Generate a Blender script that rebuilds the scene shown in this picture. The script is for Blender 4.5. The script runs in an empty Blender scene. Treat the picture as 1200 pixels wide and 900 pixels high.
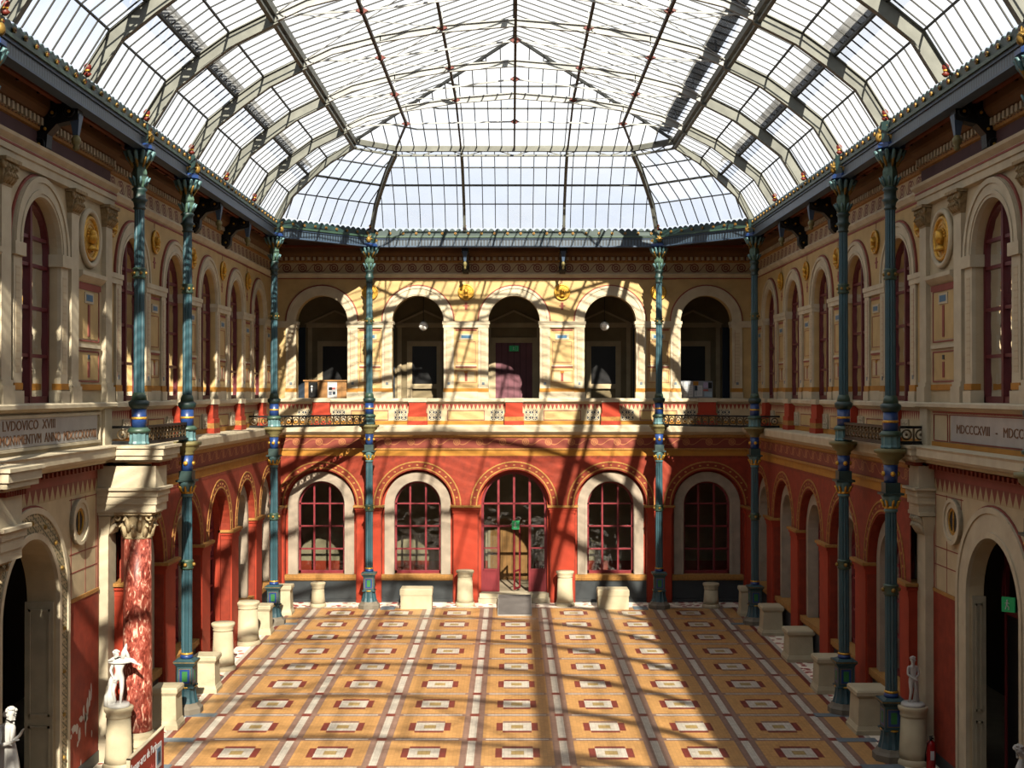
import bpy, bmesh, math, random
from mathutils import Vector, Matrix
random.seed(7)
PI = math.pi
sc = bpy.context.scene
COL = sc.collection
# ------------------------------------------------------------------ measures
H = 8.2            # eye height above the floor at the far wall
F = 1460.0         # focal length in pixels of a 1200 px wide frame
YW = 49.27         # far wall
WX = 9.55          # half width of the court
BAY = 3.8
def zf(y): return -0.405 + 0.00822 * y          # the paved floor falls gently towards the viewer
ARC = [46.4, 42.55, 38.7, 34.85, 31.0]          # arch centres along the side walls
RIBY = [4.6 + 4.0 * k for k in range(11)]       # roof rib stations

# ------------------------------------------------------------------ materials
def lin(c):
    return tuple((v / 12.92 if v <= 0.04045 else ((v + 0.055) / 1.055) ** 2.4) for v in c)
def hexc(h):
    return lin(tuple(int(h[i:i + 2], 16) / 255 for i in (0, 2, 4)))
MATS = {}
DIM = .45
BRIGHT = {'opal_globe', 'gilding'}
class NT:
    def __init__(s, name):
        s.m = bpy.data.materials.new(name); s.m.use_nodes = True
        s.t = s.m.node_tree; s.n = s.t.nodes; s.l = s.t.links
        s.b = s.n['Principled BSDF']; s.o = s.n['Material Output']
    def node(s, kind, **kw):
        x = s.n.new(kind)
        for k, v in kw.items():
            if k in x.inputs: x.inputs[k].default_value = v
            else: setattr(x, k, v)
        return x
    def math(s, op, a, b=None, c=None):
        x = s.n.new('ShaderNodeMath'); x.operation = op
        for i, v in enumerate((a, b, c)):
            if v is None: continue
            if isinstance(v, (int, float)): x.inputs[i].default_value = v
            else: s.l.new(v, x.inputs[i])
        return x.outputs[0]
    def mix(s, f, a, b):
        x = s.n.new('ShaderNodeMix'); x.data_type = 'RGBA'
        for i, v in ((0, f), (6, a), (7, b)):
            if isinstance(v, (int, float)): x.inputs[i].default_value = v
            elif isinstance(v, tuple): x.inputs[i].default_value = (*v[:3], 1)
            else: s.l.new(v, x.inputs[i])
        return x.outputs[2]
def mat(name, hx, rough=0.75, var=0.12, scale=2.5, bump=0.0, metal=0.0, bscale=30, spec=0.3):
    if name in MATS: return MATS[name]
    s = NT(name); c = tuple(v * (1 if name in BRIGHT else DIM) for v in hexc(hx))
    tc = s.node('ShaderNodeTexCoord')
    nz = s.node('ShaderNodeTexNoise', Scale=scale, Detail=6.0)
    s.l.new(tc.outputs['Object'], nz.inputs['Vector'])
    a = tuple(v * (1 - var) for v in c); b = tuple(min(1, v * (1 + var)) for v in c)
    mr = s.node('ShaderNodeMapRange'); mr.inputs[1].default_value = 0.3; mr.inputs[2].default_value = 0.7
    s.l.new(nz.outputs[0], mr.inputs[0])
    s.l.new(s.mix(mr.outputs[0], a, b), s.b.inputs['Base Color'])
    s.b.inputs['Roughness'].default_value = rough; s.b.inputs['Metallic'].default_value = metal
    s.b.inputs['Specular IOR Level'].default_value = spec
    if bump:
        n2 = s.node('ShaderNodeTexNoise', Scale=float(bscale), Detail=4.0)
        s.l.new(tc.outputs['Object'], n2.inputs['Vector'])
        bp = s.node('ShaderNodeBump', Strength=bump, Distance=0.02)
        s.l.new(n2.outputs[0], bp.inputs['Height']); s.l.new(bp.outputs[0], s.b.inputs['Normal'])
    MATS[name] = s.m
    return s.m
cream   = mat('cream_stone', 'DCC7A0', bump=.15)
creamw  = mat('pale_stone', 'E2D3B4', bump=.15)
yellowp = mat('ochre_yellow_plaster', 'DDBC80', bump=.1)
ochre   = mat('ochre_band', 'C98A30')
pinkm   = mat('pink_painted_line', 'A8584A')
cornb   = mat('brown_cornice', '7C5632')
goldd   = mat('dull_gold', 'A8843C', rough=.5, metal=.4, var=.3, scale=20)
redw    = mat('pompeian_red_plaster', 'BC3F22', var=.16, bump=.1)
redd    = mat('deep_red_plaster', 'A23A20', var=.2, scale=5, bump=.1)
redp    = mat('pier_red', 'BE3E1F', var=.1)
browni  = mat('brown_red_frieze', '93371C', var=.25, scale=9)
goldl   = mat('gold_ochre_line', 'C08A45', var=.2, scale=14)
dado    = mat('slate_dado', '3F4447', rough=.5)
stone   = mat('grey_stone_surround', 'B9A995', bump=.2, var=.15)
greyst  = mat('blue_grey_stone', '7F8C96', rough=.5)
lime    = mat('limestone_pedestal', 'DCCDAA', var=.1, bump=.25, bscale=45)
marblew = mat('white_marble', 'E2E0DA', rough=.45, var=.05, scale=6)
teal    = mat('teal_iron', '37606B', rough=.45, var=.15, spec=.5)
tealD   = mat('dark_teal_iron', '23423F', rough=.5, spec=.5)
blueI   = mat('cobalt_iron', '244A8E', rough=.4, spec=.5)
ltblue  = mat('pale_teal_iron', '6E979B', rough=.45)
green   = mat('green_iron', '3C5A48', rough=.5, spec=.5)
gold    = mat('gilding', 'B08634', rough=.42, metal=.6, var=.3, scale=20, bump=.4)
olive   = mat('olive_stone_iron', '8A8052', rough=.55, var=.2)
blackI  = mat('black_iron', '17191A', rough=.5, var=.3, scale=10, bump=.3)
bluegr  = mat('blue_grey_girder', '4B5F78', rough=.45)
ribm    = mat('roof_rib_grey', '85877E', rough=.6, var=.15, scale=4)
ribd    = mat('roof_bar_dark', '3A3C3A', rough=.6)
ribw    = mat('white_roof_truss', 'C2C4C0', rough=.6)
redI    = mat('red_oxide_iron', '7A2A1C', rough=.5)
soff    = mat('dark_red_soffit', '3A1710', rough=.7)
soffo   = mat('orange_wood_beam', '8A4420', rough=.7)
wframe  = mat('wine_red_frame', '6E2127', rough=.5)
wframeL = mat('rose_red_frame', '8E2B33', rough=.5)
blueD   = mat('lattice_blue', '27384F', rough=.5)
blueP   = mat('plaque_blue', '4F7FA3', rough=.5)
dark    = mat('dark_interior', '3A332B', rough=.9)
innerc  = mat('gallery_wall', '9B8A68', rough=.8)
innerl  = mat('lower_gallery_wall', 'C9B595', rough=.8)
innerf  = mat('gallery_floor', 'B5A58C', rough=.6)
navy    = mat('navy_pilaster', '27384A', rough=.5)
doorpk  = mat('plum_door', '8A5560', rough=.6)
wood    = mat('oak_wood', 'B5824A', rough=.6, scale=5)
white   = mat('white_paper', 'E9E9EA', var=.02)
blackp  = mat('black_paint', '121214', rough=.4)
greyrug = mat('grey_ramp', '77716D', rough=.8, bump=.3)
signred = mat('sign_red', 'B0251C', rough=.5, var=.04)
signpink= mat('sign_faded_red', 'D0605A', rough=.5, var=.04)
mauve   = mat('mauve_frieze', '6B4A4A', rough=.8)
rooftop = mat('zinc_roof', '6E7276', rough=.6)
exting  = mat('extinguisher_red', 'B01218', rough=.35)
letter  = mat('carved_letter', '8A5F3C', rough=.7)
plaq    = mat('inscription_marble', 'C3BDB6', rough=.5)
for k, hx in (('tile_orange', 'D09D60'), ('tile_mauve', '9A7A6A'), ('tile_red', '853A30'), ('tile_white', 'D6CDBD'), ('tile_tan', 'B49A63')):
    s = NT(k); c = tuple(v * .6 for v in hexc(hx))
    tc = s.node('ShaderNodeTexCoord')
    mp = s.node('ShaderNodeMapping'); s.l.new(tc.outputs['Object'], mp.inputs[0]); mp.inputs['Scale'].default_value = (1, 1, 1)
    bk = s.node('ShaderNodeTexBrick', offset=0.0); s.l.new(mp.outputs[0], bk.inputs[0])
    bk.inputs['Scale'].default_value = 5.5; bk.inputs['Mortar Size'].default_value = .02
    bk.inputs['Brick Width'].default_value = .5; bk.inputs['Row Height'].default_value = .5
    bk.inputs['Color1'].default_value = (*tuple(v * .85 for v in c), 1); bk.inputs['Color2'].default_value = (*tuple(min(1, v * 1.12) for v in c), 1)
    bk.inputs['Mortar'].default_value = (*tuple(v * .6 for v in c), 1)
    nz = s.node('ShaderNodeTexNoise', Scale=1.3, Detail=8.0); s.l.new(tc.outputs['Object'], nz.inputs[0])
    s.l.new(s.mix(s.math('MULTIPLY', nz.outputs[0], .5), bk.outputs[0], tuple(v * .55 for v in c)), s.b.inputs['Base Color'])
    s.b.inputs['Roughness'].default_value = .42; s.b.inputs['Specular IOR Level'].default_value = .35
    MATS[k] = s.m
def uv_pattern(name, ca, cb, fn, rough=.75):
    s = NT(name); uv = s.node('ShaderNodeTexCoord'); sp = s.node('ShaderNodeSeparateXYZ')
    s.l.new(uv.outputs['UV'], sp.inputs[0])
    f = fn(s, sp.outputs[0], sp.outputs[1])
    s.l.new(s.mix(f, tuple(v * DIM for v in hexc(ca)), tuple(v * DIM for v in hexc(cb))), s.b.inputs['Base Color']); s.b.inputs['Roughness'].default_value = rough
    MATS[name] = s.m; return s.m
def f_scroll(p, zc, r):
    def fn(s, u, v):
        fr = s.math('SUBTRACT', s.math('FRACT', s.math('DIVIDE', u, p)), .5)
        du = s.math('MULTIPLY', fr, p); dv = s.math('SUBTRACT', v, zc)
        d = s.math('SQRT', s.math('ADD', s.math('MULTIPLY', du, du), s.math('MULTIPLY', dv, dv)))
        a = s.math('LESS_THAN', s.math('ABSOLUTE', s.math('SUBTRACT', d, r)), r * .16)
        b = s.math('LESS_THAN', s.math('ABSOLUTE', s.math('SUBTRACT', d, r * .45)), r * .17)
        w = s.math('LESS_THAN', s.math('ABSOLUTE', s.math('SUBTRACT', dv, s.math('MULTIPLY', s.math('SINE', s.math('MULTIPLY', u, 2 * PI / p)), r * .9))), r * .13)
        return s.math('MAXIMUM', s.math('MAXIMUM', a, b), w)
    return fn
def f_stripe(p, duty=.5):
    return lambda s, u, v: s.math('LESS_THAN', s.math('FRACT', s.math('DIVIDE', u, p)), duty)
def f_teeth(p, z0, z1):
    def fn(s, u, v):
        t = s.math('ABSOLUTE', s.math('SUBTRACT', s.math('MULTIPLY', s.math('FRACT', s.math('DIVIDE', u, p)), 2), 1))
        return s.math('LESS_THAN', t, s.math('DIVIDE', s.math('SUBTRACT', v, z0), z1 - z0))
    return fn
scroll = uv_pattern('scroll_frieze', 'D9BE92', '8A4A3A', f_scroll(.62, 13.16, .15))
scrollr = uv_pattern('dark_scroll_frieze', '8E3319', 'C27A44', f_scroll(.9, 6.3, .12))
dentil = uv_pattern('painted_dentils', 'B98A58', '6E3A20', f_stripe(.16, .45))
teeth = uv_pattern('red_painted_teeth', 'E0C79A', 'A8402C', f_teeth(.16, 7.56, 7.78))
teethL = uv_pattern('red_toothed_frieze', 'C9B183', '8E3A28', f_teeth(.3, 6.0, 6.3))
def f_leaf(s, u, v):
    a = s.math('SUBTRACT', s.math('FRACT', s.math('DIVIDE', u, .13)), .5); b = s.math('SUBTRACT', s.math('FRACT', s.math('DIVIDE', v, .17)), .5)
    d = s.math('SQRT', s.math('ADD', s.math('MULTIPLY', a, a), s.math('MULTIPLY', b, b)))
    w = s.math('SINE', s.math('ADD', s.math('MULTIPLY', v, 31), s.math('MULTIPLY', u, 19)))
    return s.math('MAXIMUM', s.math('LESS_THAN', s.math('ABSOLUTE', s.math('SUBTRACT', d, .3)), .09), s.math('GREATER_THAN', w, .82))
floral = uv_pattern('floral_portal_band', 'C8B58C', '6E6A4A', f_leaf)
pilorn = uv_pattern('pilaster_ornament', 'DCC9A4', 'D0BA95', lambda s, u, v: s.math('LESS_THAN', s.math('ABSOLUTE', s.math('SINE', s.math('MULTIPLY', v, 22))), .35))
fluteg = uv_pattern('girder_reeding', '53687C', '2A3640', f_stripe(.12, .5), .45)
# mosaic margins
s = NT('mosaic_margin'); tc = s.node('ShaderNodeTexCoord')
vo = s.node('ShaderNodeTexVoronoi', Scale=3.2); s.l.new(tc.outputs['Object'], vo.inputs[0])
s.l.new(s.mix(s.math('LESS_THAN', vo.outputs['Distance'], .36), hexc('D9CDBB'), hexc('8E3A34')), s.b.inputs['Base Color'])
s.b.inputs['Roughness'].default_value = .5; mosaic = s.m
# red marble
s = NT('red_marble'); tc = s.node('ShaderNodeTexCoord')
mp = s.node('ShaderNodeMapping'); mp.inputs['Scale'].default_value = (1, 1, .45); s.l.new(tc.outputs['Object'], mp.inputs[0])
nz = s.node('ShaderNodeTexNoise', Scale=11.0, Detail=12.0, Distortion=1.2); s.l.new(mp.outputs[0], nz.inputs[0])
n2 = s.node('ShaderNodeTexNoise', Scale=2.2, Detail=5.0); s.l.new(mp.outputs[0], n2.inputs[0])
cr = s.node('ShaderNodeValToRGB'); e = cr.color_ramp.elements
e[0].position = .36; e[0].color = (*hexc('3E1610'), 1); e[1].position = .68; e[1].color = (*hexc('CDB098'), 1)
x = cr.color_ramp.elements.new(.5); x.color = (*hexc('7E3C30'), 1); x = cr.color_ramp.elements.new(.58); x.color = (*hexc('965648'), 1)
s.l.new(nz.outputs[0], cr.inputs[0])
s.l.new(s.mix(s.math('MULTIPLY', n2.outputs[0], .5), cr.outputs[0], hexc('6E2A20')), s.b.inputs['Base Color'])
s.b.inputs['Roughness'].default_value = .42; s.b.inputs['Specular IOR Level'].default_value = .25; redmarble = s.m
# roof glass: diffusing wired glass with streaks of grime
def roofglass(name, lo, hi):
    s = NT(name); tc = s.node('ShaderNodeTexCoord')
    mp = s.node('ShaderNodeMapping'); mp.inputs['Scale'].default_value = (1, 1, 1); s.l.new(tc.outputs['Object'], mp.inputs[0])
    nz = s.node('ShaderNodeTexNoise', Scale=.9, Detail=7.0, Distortion=.5); s.l.new(mp.outputs[0], nz.inputs[0])
    mr = s.node('ShaderNodeMapRange'); mr.inputs[1].default_value = .3; mr.inputs[2].default_value = .75
    mr.inputs[3].default_value = lo; mr.inputs[4].default_value = hi
    s.l.new(nz.outputs[0], mr.inputs[0])
    tr = s.node('ShaderNodeBsdfTransparent'); tr.inputs[0].default_value = (.93, .95, .97, 1)
    tl = s.node('ShaderNodeBsdfTranslucent'); tl.inputs[0].default_value = (.78, .80, .80, 1)
    mx = s.node('ShaderNodeMixShader'); s.l.new(mr.outputs[0], mx.inputs[0]); s.l.new(tr.outputs[0], mx.inputs[1]); s.l.new(tl.outputs[0], mx.inputs[2])
    s.l.new(mx.outputs[0], s.o.inputs[0]); return s.m
rglass = roofglass('wired_roof_glass', .04, .34)
def winglass(name, tint):
    s = NT(name)
    tr = s.node('ShaderNodeBsdfTransparent'); tr.inputs[0].default_value = (*tint, 1)
    gl = s.node('ShaderNodeBsdfGlossy'); gl.inputs['Roughness'].default_value = .04; gl.inputs[0].default_value = (.95, .95, .95, 1)
    tc = s.node('ShaderNodeTexCoord'); nz = s.node('ShaderNodeTexNoise', Scale=2.6, Detail=1.0); s.l.new(tc.outputs['Object'], nz.inputs[0])
    bp = s.node('ShaderNodeBump', Strength=.35, Distance=.05); s.l.new(nz.outputs[0], bp.inputs['Height']); s.l.new(bp.outputs[0], gl.inputs['Normal'])
    fr = s.node('ShaderNodeFresnel', IOR=1.5)
    mx = s.node('ShaderNodeMixShader'); s.l.new(fr.outputs[0], mx.inputs[0]); s.l.new(tr.outputs[0], mx.inputs[1]); s.l.new(gl.outputs[0], mx.inputs[2])
    s.l.new(mx.outputs[0], s.o.inputs[0]); return s.m
wglass = winglass('old_window_glass', (.62, .66, .64))
def emis(name, hx, st):
    s = NT(name); s.b.inputs['Base Color'].default_value = (*hexc(hx), 1)
    s.b.inputs['Emission Color'].default_value = (*hexc(hx), 1); s.b.inputs['Emission Strength'].default_value = st; return s.m
exitg = emis('exit_green', '128048', .12)
globe = mat('opal_globe', 'EDEDE8', rough=.3)

# ------------------------------------------------------------------ mesh builder
IDM = lambda u, v, z: (u, v, z)
def MBACK(u, v, z): return (u, YW + v, z)
def MLEFT(u, v, z): return (-WX - v, u, z)
def MRIGHT(u, v, z): return (WX + v, u, z)
class MB:
    def __init__(s, mp=IDM):
        s.v = []; s.f = []; s.mi = []; s.mats = []; s.mp = mp; s.sm = []
    def m(s, material):
        if material not in s.mats: s.mats.append(material)
        s.cur = s.mats.index(material); return s
    def face(s, pts, smooth=False):
        i = len(s.v); s.v += [tuple(p) for p in pts]; s.f.append(tuple(range(i, i + len(pts)))); s.mi.append(getattr(s, 'cur', 0)); s.sm.append(smooth)
    def idx(s, vs, fs, smooth=False):
        i = len(s.v); s.v += [tuple(p) for p in vs]
        for f in fs: s.f.append(tuple(i + k for k in f)); s.mi.append(getattr(s, 'cur', 0)); s.sm.append(smooth)
    def box(s, x0, x1, y0, y1, z0, z1):
        vs = [(x, y, z) for x in (x0, x1) for y in (y0, y1) for z in (z0, z1)]
        s.idx(vs, [(0, 1, 3, 2), (4, 6, 7, 5), (0, 4, 5, 1), (2, 3, 7, 6), (0, 2, 6, 4), (1, 5, 7, 3)])
    def taper(s, cx, cy, z0, z1, a0, b0, a1, b1):
        vs = [(cx + sx * a, cy + sy * b, z) for z, a, b in ((z0, a0, b0), (z1, a1, b1)) for sx, sy in ((-1, -1), (1, -1), (1, 1), (-1, 1))]
        s.idx(vs, [(3, 2, 1, 0), (4, 5, 6, 7)] + [(i, (i + 1) % 4, 4 + (i + 1) % 4, 4 + i) for i in range(4)])
    def lathe(s, prof, n=24, cx=0, cy=0, flute=None, smooth=True, rot=0, caps=True):
        vs = []; fs = []
        for r, z in prof:
            for k in range(n):
                a = 2 * PI * k / n + rot; rr = r
                if flute and k % 2: rr = r * (1 - flute)
                vs.append((cx + rr * math.cos(a), cy + rr * math.sin(a), z))
        for j in range(len(prof) - 1):
            for k in range(n):
                fs.append((j * n + k, j * n + (k + 1) % n, (j + 1) * n + (k + 1) % n, (j + 1) * n + k))
        if caps: fs.append(tuple(range(n - 1, -1, -1))); fs.append(tuple((len(prof) - 1) * n + k for k in range(n)))
        s.idx(vs, fs, smooth and not flute and n > 8)
    def sphere(s, c, r, n=12, sz=1.0):
        prof = [(max(1e-4, r * math.sin(PI * i / (n // 2 + 2))), c[2] - r * sz * math.cos(PI * i / (n // 2 + 2))) for i in range(n // 2 + 3)]
        s.lathe(prof, n, c[0], c[1], caps=False)
    def bar(s, p, q, w, h, up=(0, 0, 1)):
        p = Vector(p); q = Vector(q); d = (q - p)
        if d.length < 1e-6: return
        d.normalize(); upv = Vector(up); sd = d.cross(upv)
        if sd.length < 1e-4: sd = Vector((1, 0, 0))
        sd.normalize(); u = sd.cross(d).normalized()
        vs = [pt + sd * a * w / 2 + u * b * h / 2 for pt in (p, q) for a, b in ((-1, -1), (1, -1), (1, 1), (-1, 1))]
        s.idx(vs, [(3, 2, 1, 0), (4, 5, 6, 7)] + [(i, (i + 1) % 4, 4 + (i + 1) % 4, 4 + i) for i in range(4)])
    def sweep(s, pts, w, h, side):
        """flat bar of width w (along side) and depth h hanging below a polyline"""
        side = Vector(side).normalized(); P = [Vector(p) for p in pts]; vs = []
        for i, p in enumerate(P):
            t = (P[min(i + 1, len(P) - 1)] - P[max(i - 1, 0)]).normalized(); nn = t.cross(side).normalized()
            if nn.z > 0: nn = -nn
            for a, b in ((-1, 0), (1, 0), (1, 1), (-1, 1)): vs.append(p + side * a * w / 2 + nn * b * h)
        fs = [(0, 1, 2, 3), tuple(4 * (len(P) - 1) + k for k in (3, 2, 1, 0))]
        for i in range(len(P) - 1):
            for k in range(4): fs.append((4 * i + k, 4 * (i + 1) + k, 4 * (i + 1) + (k + 1) % 4, 4 * i + (k + 1) % 4))
        s.idx(vs, fs)
    def tube(s, pts, r, n=8):
        P = [Vector(p) for p in pts]; vs = []; fs = []
        R = r if isinstance(r, (list, tuple)) else [r] * len(P)
        ref = Vector((0, 0, 1))
        for i, p in enumerate(P):
            t = (P[min(i + 1, len(P) - 1)] - P[max(i - 1, 0)]).normalized()
            a = t.cross(ref)
            if a.length < .1: a = t.cross(Vector((0, 1, 0)))
            a.normalize(); b = t.cross(a)
            for k in range(n): vs.append(p + (a * math.cos(2 * PI * k / n) + b * math.sin(2 * PI * k / n)) * R[i])
        for i in range(len(P) - 1):
            for k in range(n): fs.append((i * n + k, i * n + (k + 1) % n, (i + 1) * n + (k + 1) % n, (i + 1) * n + k))
        fs.append(tuple(range(n))); fs.append(tuple((len(P) - 1) * n + k for k in range(n)))
        s.idx(vs, fs, True)
    def prism(s, pts2, y0, y1, plane='xz'):
        n = len(pts2)
        g = (lambda a, b, d: (a, d, b)) if plane == 'xz' else (lambda a, b, d: (d, a, b))
        vs = [g(a, b, y0) for a, b in pts2] + [g(a, b, y1) for a, b in pts2]
        s.idx(vs, [tuple(range(n)), tuple(range(2 * n - 1, n - 1, -1))] + [(i, (i + 1) % n, n + (i + 1) % n, n + i) for i in range(n)])
    def torus(s, c, R, r, axis='y', n=14, k=6, a0=0, a1=2 * PI):
        vs = []; fs = []; full = abs(a1 - a0 - 2 * PI) < 1e-3; m_ = n if full else n + 1
        for i in range(m_):
            a = a0 + (a1 - a0) * i / n
            for j in range(k):
                b = 2 * PI * j / k; rr = R + r * math.cos(b); h = r * math.sin(b)
                p = (rr * math.cos(a), h, rr * math.sin(a)) if axis == 'y' else ((h, rr * math.cos(a), rr * math.sin(a)) if axis == 'x' else (rr * math.cos(a), rr * math.sin(a), h))
                vs.append((c[0] + p[0], c[1] + p[1], c[2] + p[2]))
        for i in range(n):
            for j in range(k):
                i2 = (i + 1) % m_
                fs.append((i * k + j, i2 * k + j, i2 * k + (j + 1) % k, i * k + (j + 1) % k))
        s.idx(vs, fs, True)
    # ---- wall tools in (u, v, z): u along the wall, v into the wall
    def wall(s, u0, u1, z0, z1, ops, v=0.0, depth=.4, n=20, back=False):
        us = [u0]
        for (uc, r, zs, zb) in sorted(ops):
            a, b = uc - r, uc + r
            s.face([(us[-1], v, z0), (a, v, z0), (a, v, z1), (us[-1], v, z1)])
            if zb > z0 + 1e-4: s.face([(a, v, z0), (b, v, z0), (b, v, zb), (a, v, zb)])
            us.append(b)
            P = [(uc - r * math.cos(PI * i / n), zs + r * math.sin(PI * i / n)) for i in range(n + 1)]
            for i in range(n):
                s.face([(P[i][0], v, P[i][1]), (P[i + 1][0], v, P[i + 1][1]), (P[i + 1][0], v, z1), (P[i][0], v, z1)])
            Q = [(a, zb)] + P + [(b, zb)]
            for i in range(len(Q) - 1):
                s.face([(Q[i][0], v, Q[i][1]), (Q[i + 1][0], v, Q[i + 1][1]), (Q[i + 1][0], v + depth, Q[i + 1][1]), (Q[i][0], v + depth, Q[i][1])])
            s.face([(a, v, zb), (b, v, zb), (b, v + depth, zb), (a, v + depth, zb)])
        s.face([(us[-1], v, z0), (u1, v, z0), (u1, v, z1), (us[-1], v, z1)])
    def band(s, uc, zs, r0, r1, v0, v1, leg=None, n=24, a0=0, a1=PI):
        """arch ring between radii, front v0 back v1, with optional legs down to z=leg"""
        A = [a0 + (a1 - a0) * i / n for i in range(n + 1)]
        I = [(uc - r0 * math.cos(a), zs + r0 * math.sin(a)) for a in A]; O = [(uc - r1 * math.cos(a), zs + r1 * math.sin(a)) for a in A]
        if leg is not None:
            I = [(uc - r0, leg)] + I + [(uc + r0, leg)]; O = [(uc - r1, leg)] + O + [(uc + r1, leg)]
        for i in range(len(I) - 1):
            a, b, c, d = I[i], I[i + 1], O[i + 1], O[i]
            s.face([(a[0], v0, a[1]), (b[0], v0, b[1]), (c[0], v0, c[1]), (d[0], v0, d[1])])
            s.face([(d[0], v0, d[1]), (c[0], v0, c[1]), (c[0], v1, c[1]), (d[0], v1, d[1])])
            s.face([(a[0], v0, a[1]), (b[0], v0, b[1]), (b[0], v1, b[1]), (a[0], v1, a[1])])
    def frame(s, u0, u1, z0, z1, w, v0, v1):
        s.box(u0, u1, v0, v1, z0, z0 + w); s.box(u0, u1, v0, v1, z1 - w, z1)
        s.box(u0, u0 + w, v0, v1, z0 + w, z1 - w); s.box(u1 - w, u1, v0, v1, z0 + w, z1 - w)
    def mould(s, u0, u1, prof):
        """moulding along u: prof = [(v,z)...] from bottom to top"""
        for (a, b), (c, d) in zip(prof, prof[1:]):
            s.face([(u0, a, b), (u1, a, b), (u1, c, d), (u0, c, d)])
        for u in (u0, u1):
            s.face([(u, a, b) for a, b in prof] + [(u, .3, prof[-1][1]), (u, .3, prof[0][1])])
    def mesh(s, name):
        me = bpy.data.meshes.new(name)
        me.from_pydata([s.mp(*p) for p in s.v], [], s.f)
        for m_ in s.mats: me.materials.append(m_)
        me.polygons.foreach_set('material_index', s.mi); me.polygons.foreach_set('use_smooth', s.sm)
        uv = me.uv_layers.new(name='UVMap'); d = []
        for p in me.polygons:
            for li in p.loop_indices:
                q = s.v[me.loops[li].vertex_index]; d += [q[0], q[2]]
        uv.data.foreach_set('uv', d)
        bm = bmesh.new(); bm.from_mesh(me); bmesh.ops.recalc_face_normals(bm, faces=bm.faces); bm.to_mesh(me); bm.free()
        me.update(); return me
    def build(s, name, parent=None, loc=None, rz=0):
        o = bpy.data.objects.new(name, s.mesh(name)); COL.objects.link(o)
        if parent: o.parent = parent
        if loc is not None: o.location = loc
        if rz: o.rotation_euler.z = rz
        return o
def tag(o, label=None, cat=None, group=None, kind=None):
    if label: o['label'] = label
    if cat: o['category'] = cat
    if group: o['group'] = group
    if kind: o['kind'] = kind
    return o
def thing(name, label, cat, loc=(0, 0, 0), rz=0, group=None, kind=None):
    o = bpy.data.objects.new(name, None); COL.objects.link(o); o.location = loc; o.rotation_euler.z = rz; o.empty_display_size = .2
    return tag(o, label, cat, group, kind)
def kids(o): return [c for c in bpy.data.objects if c.parent == o]
def copy_tree(o, parent=None):
    c = o.copy(); COL.objects.link(c); c.parent = parent
    for ch in kids(o): copy_tree(ch, c)
    return c
def place(proto, first, loc, rz, label, group=None, cat=None):
    o = proto if first else copy_tree(proto)
    o.location = loc; o.rotation_euler.z = rz; o['label'] = label
    if group: o['group'] = group
    return o
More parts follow.
